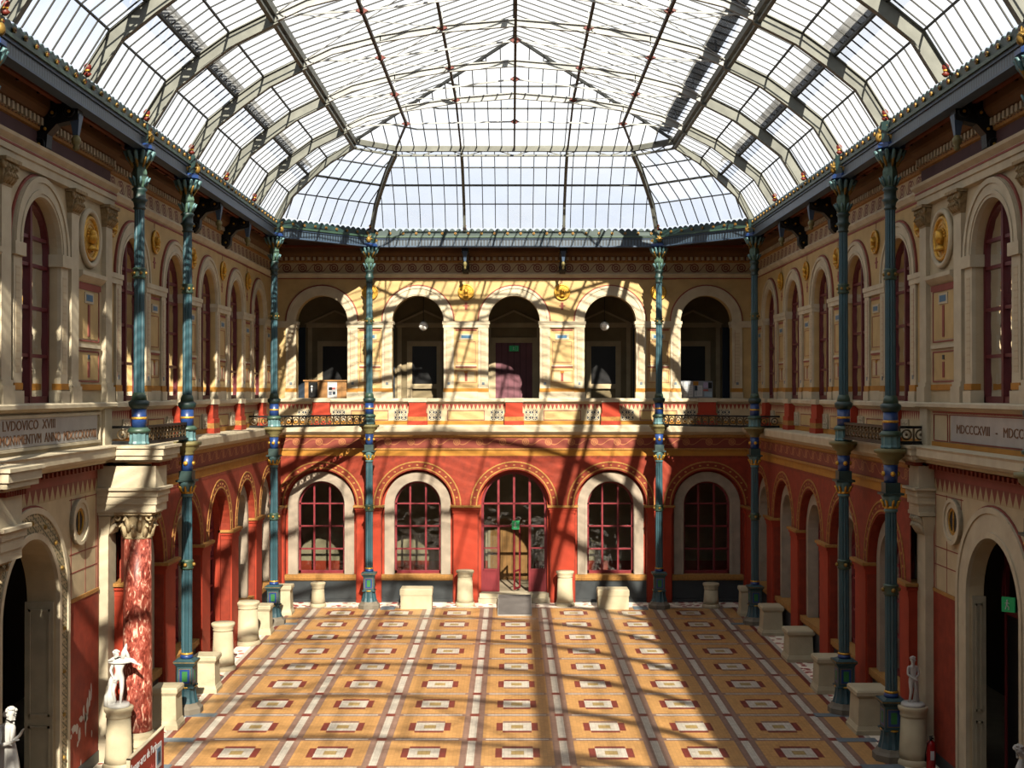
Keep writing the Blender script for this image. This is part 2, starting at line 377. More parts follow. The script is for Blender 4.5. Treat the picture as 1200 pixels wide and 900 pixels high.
# ================================================================== FLOOR
def build_floor():
    mb = MB(); PX, PY = 2.183, 2.205; XO = .04; Y0 = 45.6 + PY
    names = ['tile_orange', 'tile_mauve', 'tile_red', 'tile_white', 'tile_tan']
    xs = {-8.62, 8.62, -8.34, 8.34, -8.48, 8.48}
    for k in range(-5, 6):
        g = XO + (k + .5) * PX; c = XO + k * PX
        for d in (-.25, -.12, -.09, .09, .12, .25, -.33, .33): xs.add(round(g + d, 4))
        for d in (-.52, -.46, -.36, -.15, .15, .36, .46, .52): xs.add(round(c + d, 4))
    xs = sorted(x for x in xs if -8.62 <= x <= 8.62)
    rows = range(0, 15); ys = {47.85, 47.95}
    for r in rows:
        g = Y0 - r * PY; c = g - PY / 2
        for d in (-.13, -.12, -.04, .04, .12, .13): ys.add(round(g + d, 4))
        for d in (-.52, -.36, -.15, .15, .36, .52): ys.add(round(c + d, 4))
    ys = sorted(y for y in ys if y <= 47.95)
    def colour(x, y):
        if abs(x) > 8.48: return 'tile_white'
        if abs(x) > 8.34: return 'tile_red'
        if y > 47.85: return 'tile_white'
        kx = round((x - XO) / PX - .5); gx = x - (XO + (kx + .5) * PX)
        ky = round((Y0 - y) / PY); gy = y - (Y0 - ky * PY)
        cx = x - (XO + round((x - XO) / PX) * PX); cy = gy - PY / 2 if gy > 0 else gy + PY / 2
        if abs(gx) < .25 and abs(gy) < .13: return 'tile_red' if abs(gx) < .12 and abs(gy) < .12 else 'tile_mauve'
        if abs(gx) < .25: return 'tile_white' if abs(gx) < .09 else 'tile_mauve'
        if abs(gy) < .13:
            if abs(gy) < .04 and abs(gx) > .33: return 'tile_white'
            return 'tile_mauve' if abs(gy) < .12 else 'tile_orange'
        if abs(x) > 7.9: return 'tile_orange'
        ax, ay = abs(cx), abs(cy)
        if ax < .15 and ay < .15: return 'tile_tan'
        if ax < .36 and ay < .36: return 'tile_white'
        if ax < .52 and ay < .36: return 'tile_orange' if ay > .30 and ax > .46 else 'tile_red'
        if ax < .36 and ay < .52: return 'tile_mauve' if ay > .44 else 'tile_red'
        return 'tile_orange'
    for x0, x1 in zip(xs, xs[1:]):
        run = None
        for y0, y1 in zip(ys, ys[1:]):
            c = colour((x0 + x1) / 2, (y0 + y1) / 2)
            if run and run[0] == c: run[2] = y1
            else:
                if run: mb.m(MATS[run[0]]).face([(x0, run[1], zf(run[1])), (x1, run[1], zf(run[1])), (x1, run[2], zf(run[2])), (x0, run[2], zf(run[2]))])
                run = [c, y0, y1]
        mb.m(MATS[run[0]]).face([(x0, run[1], zf(run[1])), (x1, run[1], zf(run[1])), (x1, run[2], zf(run[2])), (x0, run[2], zf(run[2]))])
    ymin = ys[0]
    mb.m(mosaic)
    def q(x0, x1, y0, y1): mb.face([(x0, y0, zf(y0)), (x1, y0, zf(y0)), (x1, y1, zf(y1)), (x0, y1, zf(y1))])
    q(-9.7, -8.62, -3, 50); q(8.62, 9.7, -3, 50); q(-8.62, 8.62, 47.95, 50)
    mb.m(MATS['tile_orange']); q(-8.62, 8.62, -3, ymin)
    mb.m(innerf); q(-14, -9.7, -3, 55); q(9.7, 14, -3, 55); q(-9.7, 9.7, 50, 55)
    fl = mb.build('floor'); tag(fl, 'patterned orange, white and red tile floor of the court', 'floor', kind='structure')
    g = MB().m(greyst)
    for sx in (-1, 1):
        for y in (44.6, 32.35, 30.1, 28.0):
            x0, x1 = sorted((sx * 7.75, sx * 8.7)); z = zf(y) + .004
            g.box(x0, x1, y - .16, y + .16, z - .02, z + .006)
        g.box(*sorted((sx * 4.55, sx * 5.1)), 47.35, 48.1, zf(47.7), zf(47.7) + .012)
    tag(g.build('paving_slab', fl), kind=None)
    return fl
FLOOR = build_floor()

# ================================================================== WALLS
Z0 = -.5
def lower_window():
    r = thing('lower_window', '', 'window')
    m = MB().m(wframeL)
    m.band(0, 3.81, .84, .94, 0, .1, leg=1.08); m.box(-.92, .92, 0, .1, 1.08, 1.2)
    for x in (-.31, .31): m.box(x - .035, x + .035, -.02, .08, 1.1, 3.81 + math.sqrt(.9 ** 2 - x * x))
    for z in (2.05, 2.95, 3.84): m.box(-.9, .9, 0, .06, z - .03, z + .03)
    m.build('window_frame', r)
    g = MB().m(wglass)
    P = [(-.88, 1.12)] + [(-.88 * math.cos(PI * i / 16), 3.81 + .88 * math.sin(PI * i / 16)) for i in range(17)] + [(.88, 1.12)]
    g.face([(x, .05, z) for x, z in P]); g.build('window_pane', r)
    return r
def upper_window():
    r = thing('upper_window', '', 'window')
    m = MB().m(wframe)
    m.band(0, 11.05, .92, 1.03, 0, .12, leg=8.0); m.box(-1, 1, 0, .12, 8.0, 8.14)
    m.box(-.05, .05, -.02, .1, 8.0, 12.05)
    for z in (8.95, 9.9, 10.75, 11.3): m.box(-.98, .98, .01, .08, z - .035, z + .035)
    m.build('window_frame', r)
    g = MB().m(wglass)
    P = [(-.95, 8.05)] + [(-.95 * math.cos(PI * i / 16), 11.05 + .95 * math.sin(PI * i / 16)) for i in range(17)] + [(.95, 8.05)]
    g.face([(x, .06, z) for x, z in P]); g.build('window_pane', r)
    return r
def arch_door():
    r = thing('arched_door', '', 'door')
    m = MB().m(wframeL)
    m.band(0, 3.81, 1.2, 1.32, 0, .12, leg=.36)
    for x in (-.62, 0, .62):
        m.box(x - .045, x + .045, 0, .1, 2.95 if x == 0 else .36, 3.81 + math.sqrt(1.2 ** 2 - x * x))
    for z in (2.95, 3.84): m.box(-1.25, 1.25, 0, .08, z - .035, z + .035)
    m.build('door_frame', r)
    for sx in (-1, 1):
        p = MB().m(wframeL); a, b = sorted((sx * .64, sx * 1.24))
        p.box(a, b, .02, .07, .36, 1.2)
        for k in range(5): x = a + (k + .5) * (b - a) / 5; p.box(x - .012, x + .012, 0, .03, .42, 1.15)
        p.box(a, b, .0, .08, 1.18, 1.26); p.box(a, b, .0, .08, 2.05, 2.1)
        p.build('side_panel', r)
        g = MB().m(wglass); g.face([(a, .05, 1.26), (b, .05, 1.26), (b, .05, 2.95), (a, .05, 2.95)]); g.build('side_pane', r)
    g = MB().m(wglass)
    P = [(-1.2, 2.98)] + [(-1.2 * math.cos(PI * i / 16), 3.81 + 1.2 * math.sin(PI * i / 16)) for i in range(17)] + [(1.2, 2.98)]
    g.face([(x, .05, z) for x, z in P]); g.build('fanlight_pane', r)
    # open leaf swung inwards
    l = MB().m(wframeL); l.frame(0, .6, .4, 2.9, .07, 0, .05); l.box(0, .6, 0, .05, 1.1, 1.16)
    o = l.build('door_leaf', r, loc=(.02, .12, 0)); o.rotation_euler.z = 1.15
    return r
PW = {'lower': lower_window(), 'upper': upper_window(), 'door': arch_door()}
USED = {k: False for k in PW}
WN = [0, 0]
def put_window(kind, side, u, v, label):
    first = not USED[kind]; USED[kind] = True
    if side == 'back': loc, rz = (u, YW + v, 0), 0
    elif side == 'left': loc, rz = (-WX - v, u, 0), PI / 2
    else: loc, rz = (WX + v, u, 0), -PI / 2
    o = place(PW[kind], first, loc, rz, label)
    i = 1 if kind == 'door' else 0; WN[i] += 1
    o.name = ('door_%d' if i else 'window_%d') % WN[i]; o['kind'] = 'structure'
    return o

def lattice(mb, u, v, z0, z1, w):
    mb.m(blueD).box(u - w / 2, u + w / 2, v, v + .02, z0, z1)
    mb.m(creamw)
    h = (z1 - z0)
    for i in range(2):
        for j in range(2):
            a0, a1 = u - w / 2 + i * w / 2, u - w / 2 + (i + 1) * w / 2; b0, b1 = z0 + j * h / 2, z0 + (j + 1) * h / 2
            mb.bar((a0, v - .005, b0), (a1, v - .005, b1), .03, .035, (0, 1, 0)); mb.bar((a0, v - .005, b1), (a1, v - .005, b0), .03, .035, (0, 1, 0))
            mb.bar(((a0 + a1) / 2, v - .005, b0), ((a0 + a1) / 2, v - .005, b1), .03, .03, (0, 1, 0))
    for i in range(3): x = u - w / 2 + i * w / 2; mb.bar((x, v - .005, z0), (x, v - .005, z1), .03, .04, (0, 1, 0))
    for j in range(3): z = z0 + j * h / 2; mb.bar((u - w / 2, v - .005, z), (u + w / 2, v - .005, z), .03, .04, (0, 1, 0))

def arcade(M, name, side, arcs, u0, u1, lv, label, doors=(), bay=BAY):
    """two-storey arcaded wall; lv = front plane of the projecting red ground floor"""
    up = MB(M).m(yellowp)
    up.wall(u0, u1, 8.0, 12.86, [(a, 1.02, 11.05, 8.0) for a in arcs], 0, .5)
    up.m(cream).face([(u0, .0, 12.86), (u1, .0, 12.86), (u1, 0, 14.6), (u0, 0, 14.6)])
    root = up.build(name); tag(root, label, 'wall', kind='structure')
    lo = MB(M).m(redd)
    lo.wall(u0, u1, Z0, 5.75, [(a, 1.4, 3.81, Z0) for a in arcs], lv, .3)
    lo.build('ground_floor_arcade', root)
    b2 = MB(M).m(redw)
    for a in arcs:
        isd = any(abs(a - d) < .1 for d in doors)
        b2.wall(a - 1.45, a + 1.45, Z0, 5.4, [(a, 1.3 if isd else 1.1, 3.81, .3 if isd else 1.0)], lv + .3, .3 if not isd else .75)
    b2.build('recess_wall', root)
    for a in arcs:
        isd = any(abs(a - d) < .1 for d in doors)
        g = MB(M).m(goldl); g.band(a, 3.81, 1.45, 1.5, lv - .02, lv + .02); g.band(a, 3.81, 1.68, 1.73, lv - .02, lv + .02)
        g.m(browni).band(a, 3.81, 1.5, 1.66, lv - .012, lv + .02); g.m(goldl)
        for k in range(1, 16):
            t = PI * k / 16; g.box(a - 1.58 * math.cos(t) - .04, a - 1.58 * math.cos(t) + .04, lv - .02, lv, 3.81 + 1.58 * math.sin(t) - .03, 3.81 + 1.58 * math.sin(t) + .03)
        g.build('arch_moulding', root)
        if not isd:
            st = MB(M).m(stone); st.band(a, 3.81, .92, 1.30, lv + .2, lv + .65, leg=1.08); st.band(a, 3.81, .94, 1.02, lv + .17, lv + .2, leg=1.08)
            st.build('stone_surround', root)
            d = MB(M).m(dado); d.box(a - 1.42, a + 1.42, lv + .12, lv + .35, Z0, .86); d.box(a - 1.4, a + 1.4, lv + .08, lv + .2, Z0, .12)
            d.build('dado', root)
            s_ = MB(M).m(goldl); s_.box(a - 1.42, a + 1.42, lv + .02, lv + .5, .92, 1.08); s_.box(a - 1.42, a + 1.42, lv + .06, lv + .35, .86, .92)
            s_.build('window_sill', root)
    # piers
    edges = [u0] + [x for a in arcs for x in (a - 1.4, a + 1.4)] + [u1]
    edges = sorted(edges)
    for p0, p1 in zip(edges[0::2], edges[1::2]):
        if p1 - p0 < .12: continue
        w = MB(M).m(redp)
        i0, i1 = p0 + (.04 if p0 > u0 else 0), p1 - (.04 if p1 < u1 else 0)
        w.box(i0, i1, lv - .05, lv + .3, Z0, 3.5)
        w.m(redd).box(i0 + .02, i1 - .02, lv - .07, lv, Z0, .12)
        w.build('pier', root)
        c = MB(M).m(goldl)
        c.box(p0 - .1, p1 + .1, lv - .16, lv + .38, 3.73, 3.81); c.m(redp); c.box(p0 - .05, p1 + .05, lv - .11, lv + .33, 3.64, 3.73); c.box(p0 - .01, p1 + .01, lv - .07, lv + .3, 3.5, 3.64)
        c.build('pier_cap', root)
    # friezes and ledge
    fr = MB(M)
    fr.m(ochre).box(u0, u1, lv - .01, lv + .3, 5.75, 5.98); fr.m(goldl).box(u0, u1, lv - .05, lv + .3, 5.98, 6.05)
    fr.m(scrollr).box(u0, u1, lv, lv + .3, 6.05, 6.5); fr.m(browni).box(u0, u1, lv - .005, lv + .3, 5.66, 5.75)
    fr.build('painted_frieze', root)
    lg = MB(M).m(goldl); lg.mould(u0, u1, [(lv, 6.45), (lv - .06, 6.5), (lv - .08, 6.58)])
    lg.m(creamw).mould(u0, u1, [(lv - .08, 6.58), (lv - .12, 6.6), (lv - .25, 6.7), (lv - .27, 6.9), (lv - .25, 6.95), (-.05, 6.97)])
    lg.build('ledge', root)
    # parapet between floors
    pa = MB(M).m(cream); pa.box(u0, u1, -.05, .3, 6.9, 7.86)
    pa.m(ochre).box(u0, u1, -.07, 0, 6.97, 7.12)
    pa.m(teeth).box(u0, u1, -.056, 0, 7.56, 7.78)
    pa.build('parapet_wall', root)
    cp = MB(M).m(creamw); cp.mould(u0, u1, [(-.05, 7.78), (-.12, 7.84), (-.2, 7.88), (-.2, 7.97), (-.18, 8.0), (.35, 8.01)])
    cp.build('parapet_cap', root)
    for a in arcs:
        rp = MB(M).m(redp); rp.box(a - .34, a + .34, -.26, 0, 7.4, 7.86); rp.box(a - .38, a + .38, -.3, 0, 7.28, 7.42)
        rp.m(goldl).box(a - .38, a + .38, -.3, 0, 7.12, 7.28); rp.m(redp).box(a - .39, a + .39, -.31, 0, 6.95, 7.12)
        rp.m(creamw).box(a - .37, a + .37, -.3, 0, 7.86, 8.02); rp.build('red_pedestal', root)
        for sx in (-1, 1):
            if not (u0 < a + sx * .8 < u1): continue
            l = MB(M); lattice(l, a + sx * .68, -.075, 7.14, 7.56, .5); l.build('lattice_panel', root)
    mids = [(arcs[i] + arcs[i + 1]) / 2 for i in range(len(arcs) - 1)]
    for q in mids:
        f = MB(M).m(yellowp); f.box(q - .7, q + .7, -.06, 0, 7.16, 7.5); f.m(pinkm).frame(q - .74, q + .74, 7.14, 7.53, .025, -.066, 0)
        f.build('parapet_panel', root)
    # upper arches
    for a in arcs:
        g = MB(M).m(creamw); g.band(a, 11.05, 1.02, 1.4, -.06, 0); g.band(a, 11.05, 1.06, 1.12, -.08, -.06)
        g.band(a, 11.05, 1.3, 1.39, -.09, -.06); g.m(pinkm).band(a, 11.05, 1.4, 1.45, -.05, 0)
        g.build('archivolt', root)
        for sx in (-1, 1):
            p = MB(M).m(creamw); x0, x1 = sorted((a + sx * 1.02, a + sx * 1.42))
            p.box(x0, x1, -.06, .0, 8.4, 10.8); p.box(x0 - .03, x1 + .03, -.1, .3, 8.0, 8.25); p.m(ochre).box(x0 - .01, x1 + .01, -.08, .3, 8.25, 8.4)
            p.m(pilorn).box(x0 + .1, x1 - .1, -.066, 0, 8.7, 10.6)
            p.m(pinkm).box(x0 + .1, x0 + .11, -.068, 0, 8.6, 10.7)
            p.m(greyst).box(x0 + .15, x1 - .15, -.07, 0, 8.54, 8.64)
            p.build('jamb_pilaster', root)
    ue = sorted([u0] + [x for a in arcs for x in (a - 1.02, a + 1.02)] + [u1])
    for p0, p1 in zip(ue[0::2], ue[1::2]):
        if p1 - p0 < .1: continue
        e0 = -.06 if p0 > u0 else 0; e1 = .06 if p1 < u1 else 0
        c = MB(M).m(creamw)
        c.box(p0 + e0, p1 + e1, -.1, .5, 10.93, 11.05); c.box(p0 + e0 / 2, p1 + e1 / 2, -.08, .5, 10.8, 10.93)
        c.build('impost', root)
        q = (p0 + p1) / 2; hw = (p1 - p0) / 2 - .46
        if hw < .1: continue
        d = MB(M).m(pinkm); d.box(q - hw, q + hw, -.02, 0, 10.68, 10.74); d.box(q - hw, q + hw, -.03, 0, 9.22, 9.27)
        d.m(creamw).box(q - hw, q + hw, -.04, 0, 9.27, 9.33)
        if hw > .4:
            d.m(creamw).box(q - .27, q + .27, -.03, 0, 10.33, 10.55); d.m(blueP).box(q - .19, q + .19, -.036, 0, 10.38, 10.5)
            d.m(pinkm).frame(q - .38, q + .38, 9.42, 10.25, .015, -.01, 0)
            d.frame(q - .42, q + .42, 8.62, 9.1, .015, -.01, 0); d.m(cream).box(q - .33, q + .33, -.008, 0, 8.68, 9.04)
            d.m(pinkm).box(q - .05, q + .05, -.014, 0, 8.68, 9.0); d.m(ochre).box(q - .07, q + .07, -.018, 0, 9.0, 9.08)
        d.m(creamw).box(p0, p1, -.05, 0, 8.0, 8.27); d.m(ochre).box(p0, p1, -.04, 0, 8.27, 8.4)
        d.build('painted_pier_panel', root)
    for q in mids:
        d = MB(M).m(pinkm); d.box(q - .05, q + .05, -.01, 0, 11.5, 11.8); d.box(q - .12, q + .12, -.012, 0, 11.64, 11.68); d.box(q - .01, q + .01, -.01, 0, 12.55, 12.8)
        d.frame(q - .7, q + .7, 12.7, 12.78, .01, -.008, 0)
        d.build('spandrel_ornament', root)
    # top entablature
    t = MB(M).m(creamw); t.mould(u0, u1, [(0, 12.76), (-.06, 12.8), (-.1, 12.86), (-.13, 12.9), (-.13, 12.96), (-.02, 12.97)])
    t.m(pinkm).box(u0, u1, -.02, 0, 12.72, 12.76)
    t.m(scroll).box(u0, u1, -.02, .1, 12.97, 13.36)
    t.m(goldl).mould(u0, u1, [(-.02, 13.36), (-.08, 13.38), (-.08, 13.44)]); t.m(dentil).box(u0, u1, -.09, .1, 13.44, 13.6)
    t.m(cornb).mould(u0, u1, [(-.09, 13.6), (-.16, 13.62), (-.28, 13.72), (-.3, 13.8), (-.3, 13.98), (.2, 13.98)])
    t.m(creamw)
    n = int((u1 - u0) / .22)
    for k in range(n): x = u0 + (k + .5) * (u1 - u0) / n; t.box(x - .05, x + .05, -.15, -.08, 13.46, 13.58)
    t.build('entablature', root)
    return root
BARC = [k * BAY for k in (-2, -1, 0, 1, 2)]
wall_back = arcade(MBACK, 'wall_back', 'back', BARC, -WX, WX, -.37, 'far wall with five open upper arches over a red arcade', doors=(0,))
wall_left = arcade(MLEFT, 'wall_left', 'left', sorted(ARC), 28.9, YW, -.4, 'left wall of cream arched windows over a red arcade', doors=(38.7,))
wall_right = arcade(MRIGHT, 'wall_right', 'right', sorted(ARC), 28.9, YW, -.4, 'shaded right wall of cream arched windows over a red arcade')
ordn = ['first', 'second', 'third', 'fourth', 'fifth']
for i, a in enumerate(BARC):
    if i == 2: put_window('door', 'back', a, .1, 'open red-framed arched door in the middle of the far wall')
    else: put_window('lower', 'back', a, .1, 'red-framed arched window, %s bay from the left of the far red arcade' % ordn[i])
for side in ('left', 'right'):
    for i, a in enumerate(ARC):
        if side == 'left' and i == 2: put_window('door', 'left', a, .1, 'red arched door bay in the left red arcade')
        else: put_window('lower', side, a, .1, 'arched ground floor window, %s from the far corner on the %s side' % (ordn[i], side))
        put_window('upper', side, a, .16, 'tall arched upper window, %s from the far corner on the %s side' % (ordn[i], side))

# ---- projecting portal bays (nearer the viewer)
def leafcap(mb, cx, cy, z0, z1, r0, r1, n=8, square=True):
    """foliate capital"""
    mb.lathe([(r0, z0), (r0 * 1.12, z0 + .04), (r0, z0 + .07), (r0 * 1.0, z0 + .1), (r0 * 1.15, z1 - .15), (r1 * .95, z1 - .08)], 16, cx, cy)
    h = z1 - z0
    for row, (zb, ln, out) in enumerate(((z0 + .06, h * .45, .35), (z0 + h * .3, h * .5, .6))):
        for k in range(n):
            a = 2 * PI * (k + .5 * row) / n; ca, sa = math.cos(a), math.sin(a); rr = r0 * 1.05; d = (r1 - r0)
            mb.tube([(cx + ca * rr, cy + sa * rr, zb), (cx + ca * (rr + d * out * .5), cy + sa * (rr + d * out * .5), zb + ln * .6),
                     (cx + ca * (rr + d * out + .05), cy + sa * (rr + d * out + .05), zb + ln), (cx + ca * (rr + d * out + .1), cy + sa * (rr + d * out + .1), zb + ln * .8)],
                    [.05, .065, .045, .02], 6)
    for k in range(4):
        a = PI / 4 + k * PI / 2; ca, sa = math.cos(a), math.sin(a); R = r1 * 1.15
        mb.torus((cx + ca * R, cy + sa * R, z1 - .13), .06, .03, 'y', 8, 5)
    mb.box(cx - r1, cx + r1, cy - r1, cy + r1, z1 - .07, z1)
def portal_bay(M, side, sgn):
    u0, u1 = 19.6, 28.95; C0 = 24.6
    w = MB(M).m(cream); w.wall(u0, u1, 8.0, 12.5, [(C0, 1.02, 11.05, 8.0)], -.1, .6)
    w.face([(u1, -.1, 6.9), (u1, .2, 6.9), (u1, .2, 14), (u1, -.1, 14)])
    root = w.build('wall_%s_portal' % side); tag(root, '%s portal bay wall with large round arch' % side, 'wall', kind='structure')
    PC, PR, PZ, PD = (C0 - .3, 1.45, 3.9, .6) if side == 'left' else (C0 + .2, 1.36, 3.95, .3)
    l = MB(M).m(cream); l.wall(u0, u1, Z0, 6.6, [(PC, PR, PZ, Z0)], -.05, PD)
    l.face([(u1, -.05, Z0), (u1, .3, Z0), (u1, .3, 6.6), (u1, -.05, 6.6)]); l.build('portal_wall', root)
    rd = MB(M).m(redd)
    for a, b in ((PC + PR + .66, 28.35), (20.85, PC - PR - .66)): rd.box(a, b, -.065, 0, Z0, 3.72)
    rd.m(goldl)
    for a, b in ((PC + PR + .66, 28.35), (20.85, PC - PR - .66)): rd.box(a, b, -.08, 0, 3.72, 3.8)
    rd.m(dado)
    for a, b in ((PC + PR + .66, 28.35), (20.85, PC - PR - .66)): rd.box(a, b, -.08, 0, Z0, .1)
    rd.build('red_dado_panel', root)
    f = MB(M).m(floral if side == 'left' else creamw); f.band(PC, PZ, PR + .12, PR + .5, -.1, 0, leg=Z0)
    f.m(creamw).band(PC, PZ, PR, PR + .12, -.13, -.05, leg=Z0); f.band(PC, PZ, PR + .5, PR + .62, -.13, 0, leg=Z0); f.m(pinkm).band(PC, PZ, PR + .62, PR + .66, -.08, 0, leg=Z0)
    if side == 'left':
        f.m(goldd)
        for k in range(1, 8): t = PI * k / 8; f.sphere((PC - (PR + .31) * math.cos(t), -.1, PZ + (PR + .31) * math.sin(t)), .055, 8)
        for z in (.6, 1.5, 2.4, 3.3):
            for s_ in (-1, 1): f.sphere((PC + s_ * (PR + .31), -.1, z), .05, 8)
    f.build('portal_surround', root)
    j = MB(M).m(mat('grey_jamb', 'C4B89C'))
    for s_ in (-1, 1):
        x0, x1 = sorted((PC + s_ * PR, PC + s_ * (PR - .05)))
        j.box(x0, x1, .0, PD - .02, Z0, PZ)
        xa = PC + s_ * (PR - .05)
        for za, zb in ((.1, 1.35), (1.55, PZ - .15)):
            for (va, vb, z_a, z_b) in ((.06, PD - .1, za, za + .05), (.06, PD - .1, zb - .05, zb), (.06, .1, za, zb), (PD - .14, PD - .1, za, zb)):
                a_, b_ = sorted((xa, xa - s_ * .02)); j.box(a_, b_, va, vb, z_a, z_b)
    j.build('jamb_panel', root)
    # toothed frieze + fine panel lines
    t = MB(M).m(teethL).box(u0, u1, -.056, 0, 6.0, 6.3) or None
    t = MB(M); t.m(teethL).box(u0, u1, -.06, 0, 6.0, 6.3); t.m(pinkm).box(u0, u1, -.06, 0, 6.3, 6.6)
    for a in (C0 + 2.0, C0 + 2.9, C0 + 3.6, C0 - 2.0, C0 - 2.9, C0 - 3.6): t.box(a - .012, a + .012, -.056, 0, 3.8, 5.95)
    for z in (4.35, 4.75, 5.92): t.box(C0 + 1.9, 28.3, -.056, 0, z - .012, z + .012)
    t.m(pinkm).box(28.28, 28.36, -.058, 0, 3.8, 6.6)
    t.build('painted_panelling', root)
    # oculus
    for uc in (C0 + 2.4, C0 - 2.4):
        o = MB(M).m(creamw); o.band(uc, 5.42, .3, .5, -.12, 0, a0=0, a1=2 * PI); o.band(uc, 5.42, .42, .5, -.15, 0, a0=0, a1=2 * PI)
        o.m(dark).band(uc, 5.42, 0, .3, -.07, -.05, a0=0, a1=2 * PI); o.m(gold).band(uc, 5.42, .24, .3, -.09, -.05, a0=0, a1=2 * PI)
        o.box(uc - .02, uc + .02, -.09, -.05, 5.14, 5.7)
        o.build('oculus', root)
    # ledge with deep cornice
    lg = MB(M).m(creamw); lg.mould(u0, u1 + .1, [(-.05, 6.6), (-.25, 6.62), (-.3, 6.68), (-.5, 6.74), (-.55, 6.8), (-.55, 6.95), (-.58, 7.0), (-.1, 7.02)])
    lg.m(browni); n = 40
    for k in range(n): x = u0 + (k + .5) * (u1 - u0) / n; lg.box(x - .05, x + .05, -.22, -.05, 6.5, 6.6)
    lg.build('cornice_ledge', root)
    # inscription storey
    b = MB(M).m(cream); b.box(u0, u1, -.12, .3, 7.0, 7.86)
    if side == 'right':
        b.m(ochre).box(u0, 28.2, -.14, 0, 7.02, 7.12); b.m(teeth).box(u0, 28.2, -.126, 0, 7.76, 7.84); b.m(pinkm).frame(21.1, 27.1, 7.14, 7.74, .02, -.14, 0); b.frame(27.2, 28.1, 7.14, 7.74, .02, -.14, 0)
    else:
        b.m(creamw).frame(20.9, 28.15, 7.1, 7.78, .06, -.18, 0)
    b.m(creamw).box(28.35, 28.85, -.2, 0, 7.0, 7.86)
    b.build('inscription_storey', root)
    c = MB(M).m(creamw); c.mould(u0, u1 + .03, [(-.12, 7.8), (-.2, 7.86), (-.3, 7.9), (-.3, 7.97), (-.26, 8.0), (.3, 8.01)]); c.build('parapet_cap', root)
    # inscription slab with letters
    sl = MB(M).m(plaq); us = (21.1, 27.95) if side == 'left' else (21.25, 26.95)
    sl.box(us[0], us[1], -.16 if side == 'left' else -.15, 0, 7.17, 7.72)
    so = sl.build('inscription_slab', root)
    lines = ([('INCEPTVM  A  LVDOVICO  XVIII', 7.5, 25.35, 4.9), ('PERFECIT  MONVMENTVM  ANNO  MDCCCXXXVIII', 7.23, 27.85, 6.6)] if side == 'left'
             else [('MDCCCXVIII   -   MDCCCLXXI', 7.35, 26.6, 4.4)])
    for txt, z, ustart, length in lines:
        cu = bpy.data.curves.new('letters', 'FONT'); cu.body = txt; cu.size = .27; cu.extrude = .004; cu.align_x = 'LEFT'; cu.resolution_u = 2
        tmp = bpy.data.objects.new('letters', cu); COL.objects.link(tmp); bpy.context.view_layer.update()
        me = bpy.data.meshes.new_from_object(tmp); bpy.data.objects.remove(tmp)
        wd = max(v.co.x for v in me.vertices)
        me.materials.clear(); me.materials.append(letter)
        o = bpy.data.objects.new('carved_letters', me); COL.objects.link(o); o.parent = so
        sx = length / wd
        if side == 'left':
            o.matrix_world = Matrix.Translation((-WX + .166, ustart - length, z)) @ Matrix.Rotation(PI / 2, 4, 'Z') @ Matrix.Rotation(PI / 2, 4, 'X') @ Matrix.Diagonal((sx, 1, 1, 1))
        else:
            o.matrix_world = Matrix.Translation((WX - .156, ustart, z)) @ Matrix.Rotation(-PI / 2, 4, 'Z') @ Matrix.Rotation(PI / 2, 4, 'X') @ Matrix.Diagonal((sx, 1, 1, 1))
    # upper storey dressing
    g = MB(M).m(creamw); g.band(C0, 11.05, 1.02, 1.42, -.2, -.1); g.band(C0, 11.05, 1.3, 1.41, -.23, -.2); g.band(C0, 11.05, 1.08, 1.16, -.22, -.2); g.m(pinkm).band(C0, 11.05, 1.42, 1.47, -.14, -.08)
    g.build('archivolt', root)
    for s_ in (-1, 1):
        p = MB(M).m(creamw); x0, x1 = sorted((C0 + s_ * 1.02, C0 + s_ * 1.42))
        p.box(x0, x1, -.18, -.1, 8.0, 10.8); p.box(x0 - .06, x1 + .06, -.24, .4, 10.8, 11.05); p.m(ochre).box(x0 - .01, x1 + .01, -.2, 0, 8.27, 8.4)
        p.m(pilorn).box(x0 + .1, x1 - .1, -.186, 0, 8.6, 10.6); p.m(creamw).box(x0 - .02, x1 + .02, -.22, .4, 8.0, 8.25)
        p.build('jamb_pilaster', root)
    for pu in (26.4, 28.62, 22.8, 20.1):
        p = MB(M).m(creamw); p.box(pu - .22, pu + .22, -.2, 0, 8.35, 12.0); p.box(pu - .27, pu + .27, -.26, 0, 8.0, 8.35); p.box(pu - .25, pu + .25, -.23, 0, 8.35, 8.45)
        p.build('pilaster', root)
        c = MB(M).m(mat('capital_stone', 'B39A70', var=.3, scale=12, bump=.4))
        c.taper(pu, -.12, 12.0, 12.42, .22, .09, .34, .16)
        for r_, (zz, nn) in enumerate(((12.06, 4), (12.2, 3))):
            for k in range(nn):
                x = pu - .24 + (k + .5) * .48 / nn; c.tube([(x, -.2, zz), (x, -.27, zz + .1), (x, -.32, zz + .15), (x, -.34, zz + .1)], [.05, .06, .04, .02], 6)
        for s_ in (-1, 1): c.torus((pu + s_ * .27, -.26, 12.38), .07, .035, 'y', 8, 5)
        c.box(pu - .36, pu + .36, -.34, 0, 12.43, 12.5)
        c.build('pilaster_capital', root)
